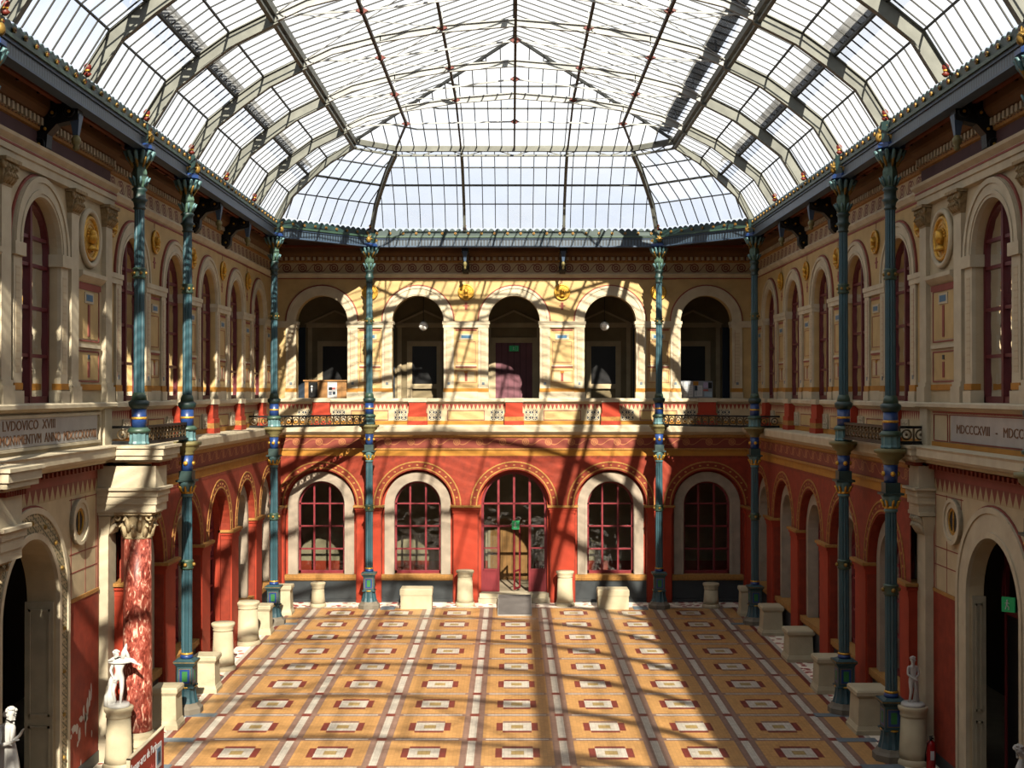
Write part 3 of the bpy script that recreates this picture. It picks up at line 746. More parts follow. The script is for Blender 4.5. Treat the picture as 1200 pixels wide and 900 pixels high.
    for mu in (27.5, 21.7):
        p = MB(M).m(creamw); p.mould(mu - .8, mu + .8, [(-.1, 10.62), (-.16, 10.66), (-.26, 10.76), (-.26, 10.85), (-.1, 10.88)])
        p.m(pinkm).box(mu - .8, mu + .8, -.12, 0, 10.5, 10.62)
        p.m(yellowp).box(mu - .62, mu + .62, -.11, 0, 9.4, 10.45); p.box(mu - .62, mu + .62, -.11, 0, 8.5, 9.1)
        p.m(pinkm).frame(mu - .7, mu + .7, 9.34, 10.5, .03, -.118, 0); p.frame(mu - .7, mu + .7, 8.45, 9.14, .03, -.118, 0); p.box(mu - .06, mu + .06, -.125, 0, 9.45, 10.15); p.box(mu - .06, mu + .06, -.125, 0, 8.55, 8.9)
        p.m(creamw).box(mu - .28, mu + .28, -.13, 0, 10.18, 10.42); p.m(blueP).box(mu - .2, mu + .2, -.136, 0, 10.23, 10.37)
        p.m(creamw).box(mu - .75, mu + .75, -.15, 0, 9.2, 9.28); p.m(ochre).box(mu - .8, mu + .8, -.13, 0, 8.27, 8.4); p.m(navy).box(mu - .05, mu + .05, -.13, 0, 8.95, 9.05)
        p.build('painted_panel', root)
    # architrave, frieze, cornice
    t = MB(M).m(creamw); t.mould(u0, u1, [(-.1, 12.48), (-.22, 12.5), (-.22, 12.66), (-.26, 12.67), (-.26, 12.84), (-.36, 12.92), (-.38, 12.98), (-.12, 12.99)])
    t.m(pinkm).box(u0, u1, -.275, 0, 12.78, 12.82)
    t.m(mauve).box(u0, u1, -.12, .1, 12.97, 13.36)
    t.m(goldl).mould(u0, u1, [(-.12, 13.36), (-.18, 13.38), (-.18, 13.44)]); t.m(dentil).box(u0, u1, -.19, .1, 13.44, 13.62)
    t.m(cornb).mould(u0, u1, [(-.19, 13.62), (-.26, 13.64), (-.36, 13.74), (-.38, 13.8), (-.38, 13.98), (.2, 13.98)])
    t.m(creamw)
    n = int((u1 - u0) / .2)
    for k in range(n): x = u0 + (k + .5) * (u1 - u0) / n; t.box(x - .05, x + .05, -.26, -.18, 13.46, 13.6)
    t.build('entablature', root)
    for pu in ((28.72 if side == 'left' else 28.62), 20.1):     # ground floor pilasters
        p = MB(M).m(creamw); p.box(pu - .28, pu + .28, -.25, 0, Z0, 4.96); p.box(pu - .36, pu + .36, -.36, 0, Z0, .25); p.box(pu - .32, pu + .32, -.3, 0, .25, .42)
        p.build('pilaster', root)
        c = MB(M).m(creamw); c.taper(pu, -.13, 4.96, 5.4, .28, .13, .38, .2)
        for k in range(5): x = pu - .28 + (k + .5) * .56 / 5; c.tube([(x, -.26, 5.0), (x, -.34, 5.15), (x, -.4, 5.22), (x, -.42, 5.15)], [.05, .06, .04, .02], 6)
        for k in range(4): x = pu - .3 + (k + .5) * .6 / 4; c.tube([(x, -.28, 5.2), (x, -.36, 5.32), (x, -.42, 5.38), (x, -.44, 5.32)], [.05, .06, .04, .02], 6)
        c.box(pu - .42, pu + .42, -.42, 0, 5.42, 5.5); c.build('pilaster_capital', root)
        e = MB(M).m(creamw); dv = -1.38 if side == 'left' else -.42; hw = .45
        if side == 'right': hw = .34
        e.box(pu - hw, pu + hw, dv, 0, 5.5, 5.68); e.box(pu - hw - .03, pu + hw + .03, dv - .03, 0, 5.68, 5.86); e.box(pu - hw - .06, pu + hw + .06, dv - .06, 0, 5.86, 6.0); e.box(pu - hw - .12, pu + hw + .12, dv - .12, 0, 6.0, 6.06)
        e.box(pu - hw, pu + hw, dv, 0, 6.06, 6.55); e.m(browni)
        for k in range(9):
            x = pu - hw + (k + .5) * 2 * hw / 9; e.box(x - .03, x + .03, dv - .09, dv + .1, 6.55, 6.64)
        e.m(creamw)
        for (o_, z0, z1) in ((.1, 6.64, 6.7), (.2, 6.7, 6.8), (.24, 6.8, 6.96), (.28, 6.96, 7.02)): e.box(pu - hw - o_, pu + hw + o_, dv - o_, 0, z0, z1)
        e.build('entablature_block', root)
    return root
portal_l = portal_bay(MLEFT, 'left', -1); portal_r = portal_bay(MRIGHT, 'right', 1)
put_window('upper', 'left', 24.6, .06, 'large near upper window above the inscription on the left')
put_window('upper', 'right', 24.6, .06, 'large near upper window above the inscription on the right')

pd_ = MB(MRIGHT).m(wframe); u_ = 24.8
pd_.box(u_ - 1.2, u_ + 1.2, .62, .7, 3.62, 3.74); pd_.band(u_, 3.95, 1.25, 1.36, .62, .7)
for x in (-1.16, -.4, .4, 1.16): pd_.box(u_ + x - .04, u_ + x + .04, .62, .7, Z0, 4.9)
pd_.m(blackp).box(u_ - .4, u_ + 1.2, .65, .69, Z0, 3.62)
WN[1] += 1
tag(pd_.build('door_%d' % WN[1]), 'dark glazed door frame inside the right portal', 'door', kind='structure')
# ---- plain rest of the shell: near part, near wall, galleries, aisle ceilings
for M, side in ((MLEFT, 'left'), (MRIGHT, 'right')):
    r_ = MB(M).m(redw); r_.box(-2.3, 19.6, -.3, .3, Z0, 6.6); r_.m(cream).box(-2.3, 19.6, 0, .3, 6.6, 14.6)
    o = r_.build('wall_%s_near' % side); tag(o, 'plain near stretch of the %s wall outside the view' % side, 'wall', kind='structure')
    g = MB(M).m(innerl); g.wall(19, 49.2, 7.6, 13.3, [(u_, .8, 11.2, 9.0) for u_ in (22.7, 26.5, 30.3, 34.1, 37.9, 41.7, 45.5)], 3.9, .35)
    g.m(mat('shade_dark_wall', '2A2622')).box(19, 49.2, 3.9, 4.1, Z0, 7.4); g.m(innerf).box(19, 49.2, .3, 4.2, 7.4, 7.6); g.m(innerl).box(19, 49.2, .3, 4.2, 13.3, 13.6); g.box(18.8, 19, .3, 4.2, Z0, 14); g.box(49.2, 49.4, .5, 4.2, Z0, 14)  # lower wall coloured near black to paint in the shade inside the portals
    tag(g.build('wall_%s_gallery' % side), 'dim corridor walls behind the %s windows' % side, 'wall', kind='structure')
nw = MB().m(cream); nw.box(-14, 14, -2.6, -2.2, Z0, 14.6)
tag(nw.build('wall_near'), 'plain near end wall behind the viewer', 'wall', kind='structure')
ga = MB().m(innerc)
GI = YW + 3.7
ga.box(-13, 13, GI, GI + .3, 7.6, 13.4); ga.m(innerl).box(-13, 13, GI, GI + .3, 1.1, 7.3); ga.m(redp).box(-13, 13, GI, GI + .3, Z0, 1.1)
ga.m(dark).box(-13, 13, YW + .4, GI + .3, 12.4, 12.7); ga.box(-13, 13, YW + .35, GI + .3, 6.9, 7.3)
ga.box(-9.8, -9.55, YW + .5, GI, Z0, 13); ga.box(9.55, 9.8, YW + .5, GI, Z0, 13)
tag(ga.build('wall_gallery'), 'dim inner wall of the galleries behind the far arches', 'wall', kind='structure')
# doorways of the upper gallery
for i, a in enumerate(BARC):
    p = MB(MBACK); v = 3.7
    p.m(cream)
    dw = .52 if i != 2 else .78; zt = 10.2 if i != 2 else 10.35
    x = a * 1.0
    p.box(x - dw - .22, x - dw, v - .1, v, 7.3, zt + .22); p.box(x + dw, x + dw + .22, v - .1, v, 7.3, zt + .22); p.box(x - dw, x + dw, v - .1, v, zt, zt + .22)
    p.box(x - 1.15, x - .98, v - .08, v, 7.3, 11.0); p.box(x + .98, x + 1.15, v - .08, v, 7.3, 11.0); p.box(x - 1.2, x + 1.2, v - .16, v, 11.0, 11.15)
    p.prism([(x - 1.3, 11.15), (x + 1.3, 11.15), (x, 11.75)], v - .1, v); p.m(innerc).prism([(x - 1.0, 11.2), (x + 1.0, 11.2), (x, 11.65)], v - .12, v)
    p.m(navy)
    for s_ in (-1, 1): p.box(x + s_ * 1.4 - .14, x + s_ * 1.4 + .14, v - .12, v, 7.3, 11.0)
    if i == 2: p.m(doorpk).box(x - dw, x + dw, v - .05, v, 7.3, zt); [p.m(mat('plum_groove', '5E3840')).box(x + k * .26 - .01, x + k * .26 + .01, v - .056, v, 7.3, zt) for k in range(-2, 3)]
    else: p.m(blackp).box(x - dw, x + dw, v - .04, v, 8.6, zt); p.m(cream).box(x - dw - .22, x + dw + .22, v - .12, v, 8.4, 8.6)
    WN[1] += 1
    tag(p.build('door_%d' % WN[1]), ('plum double door under a pediment behind the middle upper arch' if i == 2 else 'dark doorway under a pediment behind the %s upper arch' % ordn[i]), 'door', kind='structure')
# lower hall behind the middle door
p = MB(MBACK); v = 3.68; p.m(wood).box(-1.0, .75, v - .06, v, 0, 2.9); p.m(innerl).frame(-1.1, .85, 0, 3.0, .1, v - .1, v)
for k in range(9): p.m(mat('oak_groove', '8E6A40')).box(-.9 + k * .2 - .01, -.9 + k * .2 + .01, v - .07, v, .1, 2.8)
p.m(innerf).box(-1.6, 1.6, 0, v, .2, .3)
WN[1] += 1
tag(p.build('door_%d' % WN[1]), 'pale wooden door seen through the middle ground floor door', 'door', kind='structure')
# ================================================================== ROOF
A_, YB, YN, CH = 8.6, 47.75, -.3, 3.1
def ring(o, z):
    k = .4142 * o; a = A_ - o; b = YB - o; c = YN + o; d = CH - k
    # start at right side going: right side (near->far), chamfer, back, chamfer, left, chamfer, near, chamfer
    xb = A_ - CH - k; yb = YB - CH - k; yn = YN + CH + k
    return [Vector(p + (z,)) for p in ((a, yn), (a, yb), (xb, b), (-xb, b), (-a, yb), (-a, yn), (-xb, c), (xb, c))]
PROF = [(0, 14.5), (.55, 15.38), (1.27, 15.97), (2.0, 16.5), (3.0, 17.0)]
RG = [ring(o, z) for o, z in PROF]
APX = [Vector((0, 37.7, 19.0)), Vector((0, YN + (YB - 37.7), 19.0))]
def lerp(a, b, t): return a + (b - a) * t
def prof_at(p0, p1, q):
    """points on cove face for edge index q: handled by caller"""
roof = thing('glass_roof', 'vaulted iron and glass skylight roof over the whole court', 'glass roof', (0, 0, 0))
# --- cove glazing, one panel per bay
def clip_edge(q, u):
    """polyline on cove face q at tangential coordinate u (measured from edge start), stops at the hip"""
    A0, B0 = RG[0][q], RG[0][(q + 1) % 8]; t = (B0 - A0); L = t.length; t.normalize()
    out = []
    for j in range(len(RG)):
        A, B = RG[j][q], RG[j][(q + 1) % 8]; a = (A - A0).dot(t); b = (B - A0).dot(t)
        if a - 1e-6 <= u <= b + 1e-6: out.append(A + t * (u - a)); last = None
        else:
            if out:
                pa, pb = out[-1], None
                A1, B1 = RG[j - 1][q], RG[j - 1][(q + 1) % 8]; a1 = (A1 - A0).dot(t); b1 = (B1 - A0).dot(t)
                if u < a: f = (u - a1) / (a - a1); out.append(lerp(A1, A, f))
                else: f = (u - b1) / (b - b1); out.append(lerp(B1, B, f))
            break
    return out
for q in range(8):
    A0, B0 = RG[0][q], RG[0][(q + 1) % 8]; L = (B0 - A0).length
    nb = 10 if q in (0, 4) else (3 if q in (2, 6) else 1)
    for k in range(nb):
        g = MB().m(rglass)
        for j in range(len(RG) - 1):
            P = [RG[j][q], RG[j][(q + 1) % 8], RG[j + 1][(q + 1) % 8], RG[j + 1][q]]
            # cut by tangential fractions in base coordinates
            t = (B0 - A0).normalized(); f0, f1 = L * k / nb, L * (k + 1) / nb
            def at(jj, u):
                A, B = RG[jj][q], RG[jj][(q + 1) % 8]; a = (A - A0).dot(t); b = (B - A0).dot(t)
                return A + t * (min(max(u, a), b) - a)
            u0, u1 = f0, f1
            if k == 0: u0 = -9
            if k == nb - 1: u1 = 999
            pts = [at(j, u0), at(j, u1), at(j + 1, u1), at(j + 1, u0)]
            if (pts[0] - pts[1]).length > .02: g.face([p + Vector((0, 0, .06)) for p in pts])
        g.build('glass_panel', roof)
    bars = MB().m(ribd); n = max(2, round(L / .48))
    for k in range(1, n):
        pl = clip_edge(q, L * k / n)
        for a, b in zip(pl, pl[1:]): bars.bar(a + Vector((0, 0, .04)), b + Vector((0, 0, .04)), .03, .025)
    o = bars.build('glazing_bars', roof)
    for j, w in ((1, .04), (2, .07), (3, .045)):
        pb = MB().m(ribd); pb.bar(RG[j][q], RG[j][(q + 1) % 8], w, w); pb.build('cove_purlin', roof)
    rb = MB().m(ribm); rb.bar(RG[-1][q], RG[-1][(q + 1) % 8], .16, .2); rb.bar(RG[-1][q] - Vector((0, 0, .25)), RG[-1][(q + 1) % 8] - Vector((0, 0, .25)), .1, .06)
    a, b = RG[-1][q], RG[-1][(q + 1) % 8]; n = int((b - a).length / .8)
    for k in range(n):
        p0 = lerp(a, b, k / n); p1 = lerp(a, b, (k + 1) / n); rb.bar(p0 - Vector((0, 0, .25 * (k % 2))), p1 - Vector((0, 0, .25 * ((k + 1) % 2))), .03, .03)
    rb.build('ring_beam', roof)
# --- upper slopes
def slope_z(x): return 17.0 + (5.6 - abs(x)) * 2.0 / 5.6
R5 = RG[-1]; yb5 = R5[1].y; yn5 = R5[0].y
def hipY(x, far=True):
    f = abs(x) / 5.6
    return APX[0].y + (yb5 - APX[0].y) * f if far else APX[1].y + (yn5 - APX[1].y) * f
for s_ in (-1, 1):
    ys = [yn5] + [y for y in RIBY if yn5 + .5 < y < yb5 - .5] + [yb5]
    for y0, y1 in zip(ys, ys[1:]):
        g = MB().m(rglass)
        def xin(y):   # innermost |x| on this slope at y
            if y > APX[0].y: return 5.6 * (y - APX[0].y) / (yb5 - APX[0].y)
            if y < APX[1].y: return 5.6 * (APX[1].y - y) / (APX[1].y - yn5)
            return 0
        cuts = [y0] + [y for y in (APX[1].y, APX[0].y) if y0 < y < y1] + [y1]
        for a, b in zip(cuts, cuts[1:]):
            xa, xb = xin(a), xin(b)
            P = [(s_ * 5.6, a, 17.06), (s_ * 5.6, b, 17.06), (s_ * xb, b, slope_z(xb) + .06), (s_ * xa, a, slope_z(xa) + .06)]
            g.face(P)
        g.build('glass_panel', roof)
    bars = MB().m(ribd); y = yn5 + .5
    while y < yb5:
        xi = 5.6 * (y - APX[0].y) / (yb5 - APX[0].y) if y > APX[0].y else (5.6 * (APX[1].y - y) / (APX[1].y - yn5) if y < APX[1].y else 0)
        bars.bar((s_ * 5.6, y, 17.03), (s_ * xi, y, slope_z(xi) + .03), .028, .03); y += .5
    bars.build('glazing_bars', roof)
for e, (ap, idx) in enumerate(((APX[0], (1, 2, 3, 4)), (APX[1], (5, 6, 7, 0)))):
    up = Vector((0, 0, .06))
    for i in range(3):
        g = MB().m(rglass); g.face([ap + up, R5[idx[i]] + up, R5[idx[i + 1]] + up]); g.build('glass_panel', roof)
    bars = MB().m(ribd)
    for i in range(3):
        a, b = R5[idx[i]], R5[idx[i + 1]]; h = MB()
    x = -5.4
    while x < 5.5:
        # base on ring polygon
        xb3 = abs(R5[2].x)
        yr = R5[2].y if abs(x) <= xb3 else lerp(R5[2], R5[1], (abs(x) - xb3) / (5.6 - xb3)).y
        yh = hipY(x)
        zh = slope_z(x)
        if e: yr = YB + YN - yr; yh = YB + YN - yh
        bars.bar((x, yr, 17.03), (x, yh, zh + .03), .03, .05); x += .45
    for t in (.2, .4, .6, .8):
        P = [lerp(R5[i], ap, t) for i in idx]
        for a, b in zip(P, P[1:]): bars.bar(a, b, .04, .05)
    bars.build('glazing_bars', roof)
    for i in (idx[0], idx[3]):
        hb = MB().m(ribd); hb.bar(R5[i], ap, .05 if i in (1, 4, 5, 0) else .03, .1); hb.build('hip_rafter', roof)
rd = MB().m(ribd); rd.bar(APX[0], APX[1], .12, .16); rd.build('ridge_beam', roof)
# exterior catwalks resting on the glass
for s_ in (-1, 1):
    for (x, z, w) in (((5.25, 17.45, .42), (7.55, 16.45, .4)) if s_ > 0 else ((7.35, 16.25, .28),)):
        c = MB().m(blackI if s_ > 0 else rooftop)
        y = 3.0
        while y < 44.0:
            c.box(s_ * x - w / 2, s_ * x + w / 2, y, y + (.235 if s_ > 0 else .15), z, z + .03); y += .25
        for d in (-w / 2, w / 2): c.box(s_ * x + d - .02, s_ * x + d + .02, 3.0, 44.2, z - .04, z + .05)
        y = 4.6
        while y < 44: c.box(s_ * x - .03, s_ * x + .03, y - .03, y + .03, z - .28, z); y += 4
        c.build('catwalk', roof)
# --- cove ribs
def cove_rib(pts, w=.12, h=.26, side=None):
    P = [Vector(p) for p in pts]; d = P[-1] - P[0]; d.z = 0
    sd = d.cross(Vector((0, 0, 1)))
    m = MB().m(ribm); m.sweep(P, .05, h, sd); m.m(ribw); 
    Q = []
    for i, p in enumerate(P):
        t = (P[min(i + 1, len(P) - 1)] - P[max(i - 1, 0)]).normalized(); nn = t.cross(sd.normalized()).normalized()
        if nn.z > 0: nn = -nn
        Q.append(p + nn * h)
    m.m(ribm).sweep(Q, w, .025, sd); m.sweep([p for p in P], w, .025, sd)
    m.build('roof_rib', roof)
for y in RIBY[:-1]:
    for s_ in (-1, 1): cove_rib([(s_ * (A_ - o), y, z) for o, z in PROF], .16, .3)
for x in (-1.9, 1.9):
    for (yb, sg) in ((YB, -1), (YN, 1)): cove_rib([(x, yb + sg * o, z) for o, z in PROF], .1, .18)
for i in range(8): cove_rib([RG[j][i] for j in range(len(RG))], .12, .22)
# --- arched trusses with tie and rosettes
def node(p, r=.09):
    m = MB().m(redI); m.prism([(p[0] - r * 1.6, p[2]), (p[0], p[2] + r), (p[0] + r * 1.6, p[2]), (p[0], p[2] - r)], p[1] - .04, p[1] + .04)
    m.m(gold).box(p[0] - .03, p[0] + .03, p[1] - .06, p[1] + .06, p[2] - .03, p[2] + .03); m.build('rosette', roof)
for y in RIBY[:-1]:
    camber = 0.0 if y > 39 else .38
    AX = [(5.5, 16.95), (4.8, 17.28), (3.55, 17.6), (1.92, 17.86), (0, 18.02)]
    arch = [(x, y, z) for x, z in AX] + [(-x, y, z) for x, z in AX[-2::-1]]
    m = MB().m(ribw); m.sweep(arch, .13, .03, (0, 1, 0)); m.sweep([(a, b, c - .03) for a, b, c in arch], .03, .16, (0, 1, 0)); m.sweep([(a, b, c - .18) for a, b, c in arch], .1, .02, (0, 1, 0))
    m.build('truss_arch', roof)
    t = MB().m(ribw); tie = [(5.5, 16.9), (3.54, 17.0), (0, 17.07 + camber)]
    pts = [(x, y, z) for x, z in tie] + [(-x, y, z) for x, z in tie[-2::-1]]
    for a, b in zip(pts, pts[1:]): t.bar(a, b, .035, .045)
    t.build('tie_rod', roof)
    if y > 20:
        for x, z in ((0, 17.07 + camber), (3.54, 17.0), (-3.54, 17.0), (1.92, 17.78), (-1.92, 17.78)): node((x, y, z))
    s2 = MB().m(ribw)
    for x, z, zt in ((0, 17.07 + camber, 18.95), (3.54, 17.0, 17.7), (-3.54, 17.0, 17.7), (1.92, 17.8, 18.3), (-1.92, 17.8, 18.3)): s2.bar((x, y, z), (x, y, zt), .03, .03, (0, 1, 0))
    s2.build('hanger', roof)
for x, z in ((0, 17.42), (3.54, 17.0), (-3.54, 17.0), (1.92, 17.8), (-1.92, 17.8)):
    m = MB().m(mat('purlin_brown', '5A5148'))
    m.bar((x, 4.6, z), (x, 36.6, z), .07, .09); zz = 17.07 if x == 0 else z
    m.bar((x, 36.6, z), (x, 40.6, zz), .07, .09)
    e = {0: (0, 44.75), 3.54: (4.26, 44.75), 1.92: (1.92, 44.75)}[abs(x)]
    m.bar((x, 40.6, zz), (math.copysign(e[0], x) if x else 0, e[1], 17.0), .06, .08)
    m.build('long_purlin', roof)
for y0, y1 in zip(RIBY[1:-2], RIBY[2:-1]):    # wind bracing wires
    m = MB().m(ribw)
    for s_ in (-1, 1): m.bar((s_ * 5.5, y0, 16.95), (s_ * 1.92, y1, 17.8), .02, .02); m.bar((s_ * 1.92, y0, 17.8), (s_ * 5.5, y1, 16.95), .02, .02)
    m.build('brace_wire', roof)

# ================================================================== EAVES GIRDERS
def girder(p, q, label, detail=True):
    p = Vector(p); q = Vector(q); L = (q - p).length; d = (q - p).normalized(); rz = math.atan2(d.y, d.x)
    # local x along, local -y faces the room (left normal must point out)
    r = thing('eaves_girder', label, 'girder', (p.x, p.y, 13.8), rz)
    b = MB(); b.m(bluegr).box(0, L, -.13, .13, 0, .05); b.m(fluteg).box(0, L, -.05, .05, .05, .36); b.m(green).box(0, L, -.14, .14, .36, .43)
    b.m(bluegr).box(0, L, -.09, .09, .3, .36)
    b.build('beam', r)
    c = MB().m(tealD); c.box(0, L, -.08, .1, .43, .62)
    n = max(2, round(L / .25))
    if detail:
        for k in range(n):
            x = (k + .5) * L / n; w = L / n * .5
            c.prism([(x - w, .62), (x + w, .62), (x + w * .5, .69), (x, .72), (x - w * .5, .69)], -.03, .03)
    c.build('crest', r)
    if detail:
        n = min(95, max(2, round(L / .5)))
        pr = None
        for k in range(n):
            if pr is None:
                m = MB().m(goldd); m.lathe([(.001, -.05), (.05, -.05), (.055, -.02), (.03, 0)], 8); m.m(redI).lathe([(.001, -.065), (.022, -.06), (.02, -.04)], 6)
                pr = m.build('rosette', r); pr.rotation_euler.x = PI / 2; o = pr
                for v in pr.data.vertices: v.co.z = -v.co.z
            else: o = pr.copy(); COL.objects.link(o)
            o.location = ((k + .5) * L / n, -.08, .53)
    return r
V = ring(0, 0)
G = {}
G['left'] = girder(V[5], V[4], 'long teal and gilt eaves girder along the left side')
G['right'] = girder(V[1], V[0], 'long teal and gilt eaves girder along the right side')
G['back'] = girder(V[3], V[2], 'teal and gilt eaves girder across the far end')
G['cl'] = girder(V[4], V[3], 'short angled eaves girder in the far left corner')
G['cr'] = girder(V[2], V[1], 'short angled eaves girder in the far right corner')
girder(V[7], V[6], 'eaves girder across the near end', False); girder(V[0], V[7], 'short angled eaves girder at the near right', False); girder(V[6], V[5], 'short angled eaves girder at the near left', False)
def finial(parent, x, y, z):
    m = MB().m(redI); m.lathe([(.05, 0), (.09, .05), (.04, .1), (.08, .16), (.08, .22), (.02, .28)], 10); m.m(gold).lathe([(.05, .1), (.055, .12), (.05, .14)], 10)
    o = m.build('finial', parent); o.matrix_world = Matrix.Translation((x, y, z)); return o
bpy.context.view_layer.update()
for nm, L_, s_ in (('left', V[5], -1), ('right', V[1], 1)):
    for y in RIBY[4:-1]:
        m = MB().m(redI); m.lathe([(.05, 0), (.09, .05), (.04, .1), (.08, .16), (.08, .22), (.02, .28)], 10); m.m(gold).lathe([(.06, .1), (.065, .12), (.06, .14)], 10)
        lx = (y - V[5].y) if nm == 'left' else (V[1].y - y)
        m.build('finial', G[nm], loc=(lx, -.12, .66))
for lx in (.0, 3.6, 7.4, 11.0):
    m = MB().m(redI); m.lathe([(.05, 0), (.08, .05), (.04, .1), (.07, .16), (.02, .22)], 10); m.m(gold).lathe([(.06, .1), (.065, .12), (.06, .14)], 10); m.build('finial', G['back'], loc=(lx, -.1, .66))

# aisle ceilings and outer roofs
cl = MB().m(soff)
outer = [(WX + .1, YN - 3), (WX + .1, YB - CH), (WX + .1, YW), (-WX - .1, YW), (-WX - .1, YB - CH), (-WX - .1, YN - 3)]
def cq(pts, z0, z1):
    n = len(pts); vs = [(x, y, z0) for x, y in pts] + [(x, y, z1) for x, y in pts]
    cl.idx(vs, [tuple(range(n)), tuple(range(2 * n - 1, n - 1, -1))] + [(i, (i + 1) % n, n + (i + 1) % n, n + i) for i in range(n)])
for s_ in (-1, 1):
    cq([(s_ * A_, YN), (s_ * 9.7, YN), (s_ * 9.7, YB - CH), (s_ * A_, YB - CH)], 13.99, 14.4)
    cq([(s_ * A_, YB - CH), (s_ * 9.7, YB - CH), (s_ * 9.7, YW + .1), (s_ * (A_ - CH), YW + .1), (s_ * (A_ - CH), YB)], 13.99, 14.4)
    cq([(s_ * A_, YN + CH), (s_ * A_, YN), (s_ * (A_ - CH), YN)], 13.99, 14.4)
cq([(-(A_ - CH), YB), (A_ - CH, YB), (A_ - CH, YW + .1), (-(A_ - CH), YW + .1)], 13.99, 14.4)
cq([(-9.7, YN), (9.7, YN), (9.7, -2.3), (-9.7, -2.3)], 13.99, 14.4)
ceil = cl.build('ceiling'); tag(ceil, 'dark red timber soffit of the eaves around the glass roof', 'ceiling', kind='structure')
ob = MB().m(soffo)
for s_ in (-1, 1):
    for x, w, z in ((9.0, .1, 13.9), (9.22, .05, 13.95)): ob.box(s_ * x - w / 2, s_ * x + w / 2, 2, YW - .4, z, 13.99)
for y in (YW - .6,): ob.box(-9.1, 9.1, y - .05, y + .05, 13.9, 13.99)
ob.build('ceiling_beam', ceil)
k_ = 20.8
cb = MB().m(soff)
while k_ < 49:
    for s_ in (-1, 1): cb.box(*sorted((s_ * 8.72, s_ * 9.3)), k_ - .05, k_ + .05, 13.93, 13.99)
    k_ += 1.0
cb.build('ceiling_batten', ceil)
rt = MB().m(rooftop)
for s_ in (-1, 1): rt.box(*sorted((s_ * 9.6, s_ * 14.2)), -2.6, 54, 14.3, 14.5)
rt.box(-14, 14, YW + .1, YW + 5, 14.3, 14.5); rt.box(-14, 14, YW + 4.4, YW + 5, 0, 14.4)
for s_ in (-1, 1): rt.box(*sorted((s_ * 13.9, s_ * 14.2)), -2.6, 54, 0, 7.5)
tag(rt.build('ceiling_outer_roof'), 'zinc roofs of the galleries outside the court', 'roof', kind='structure')

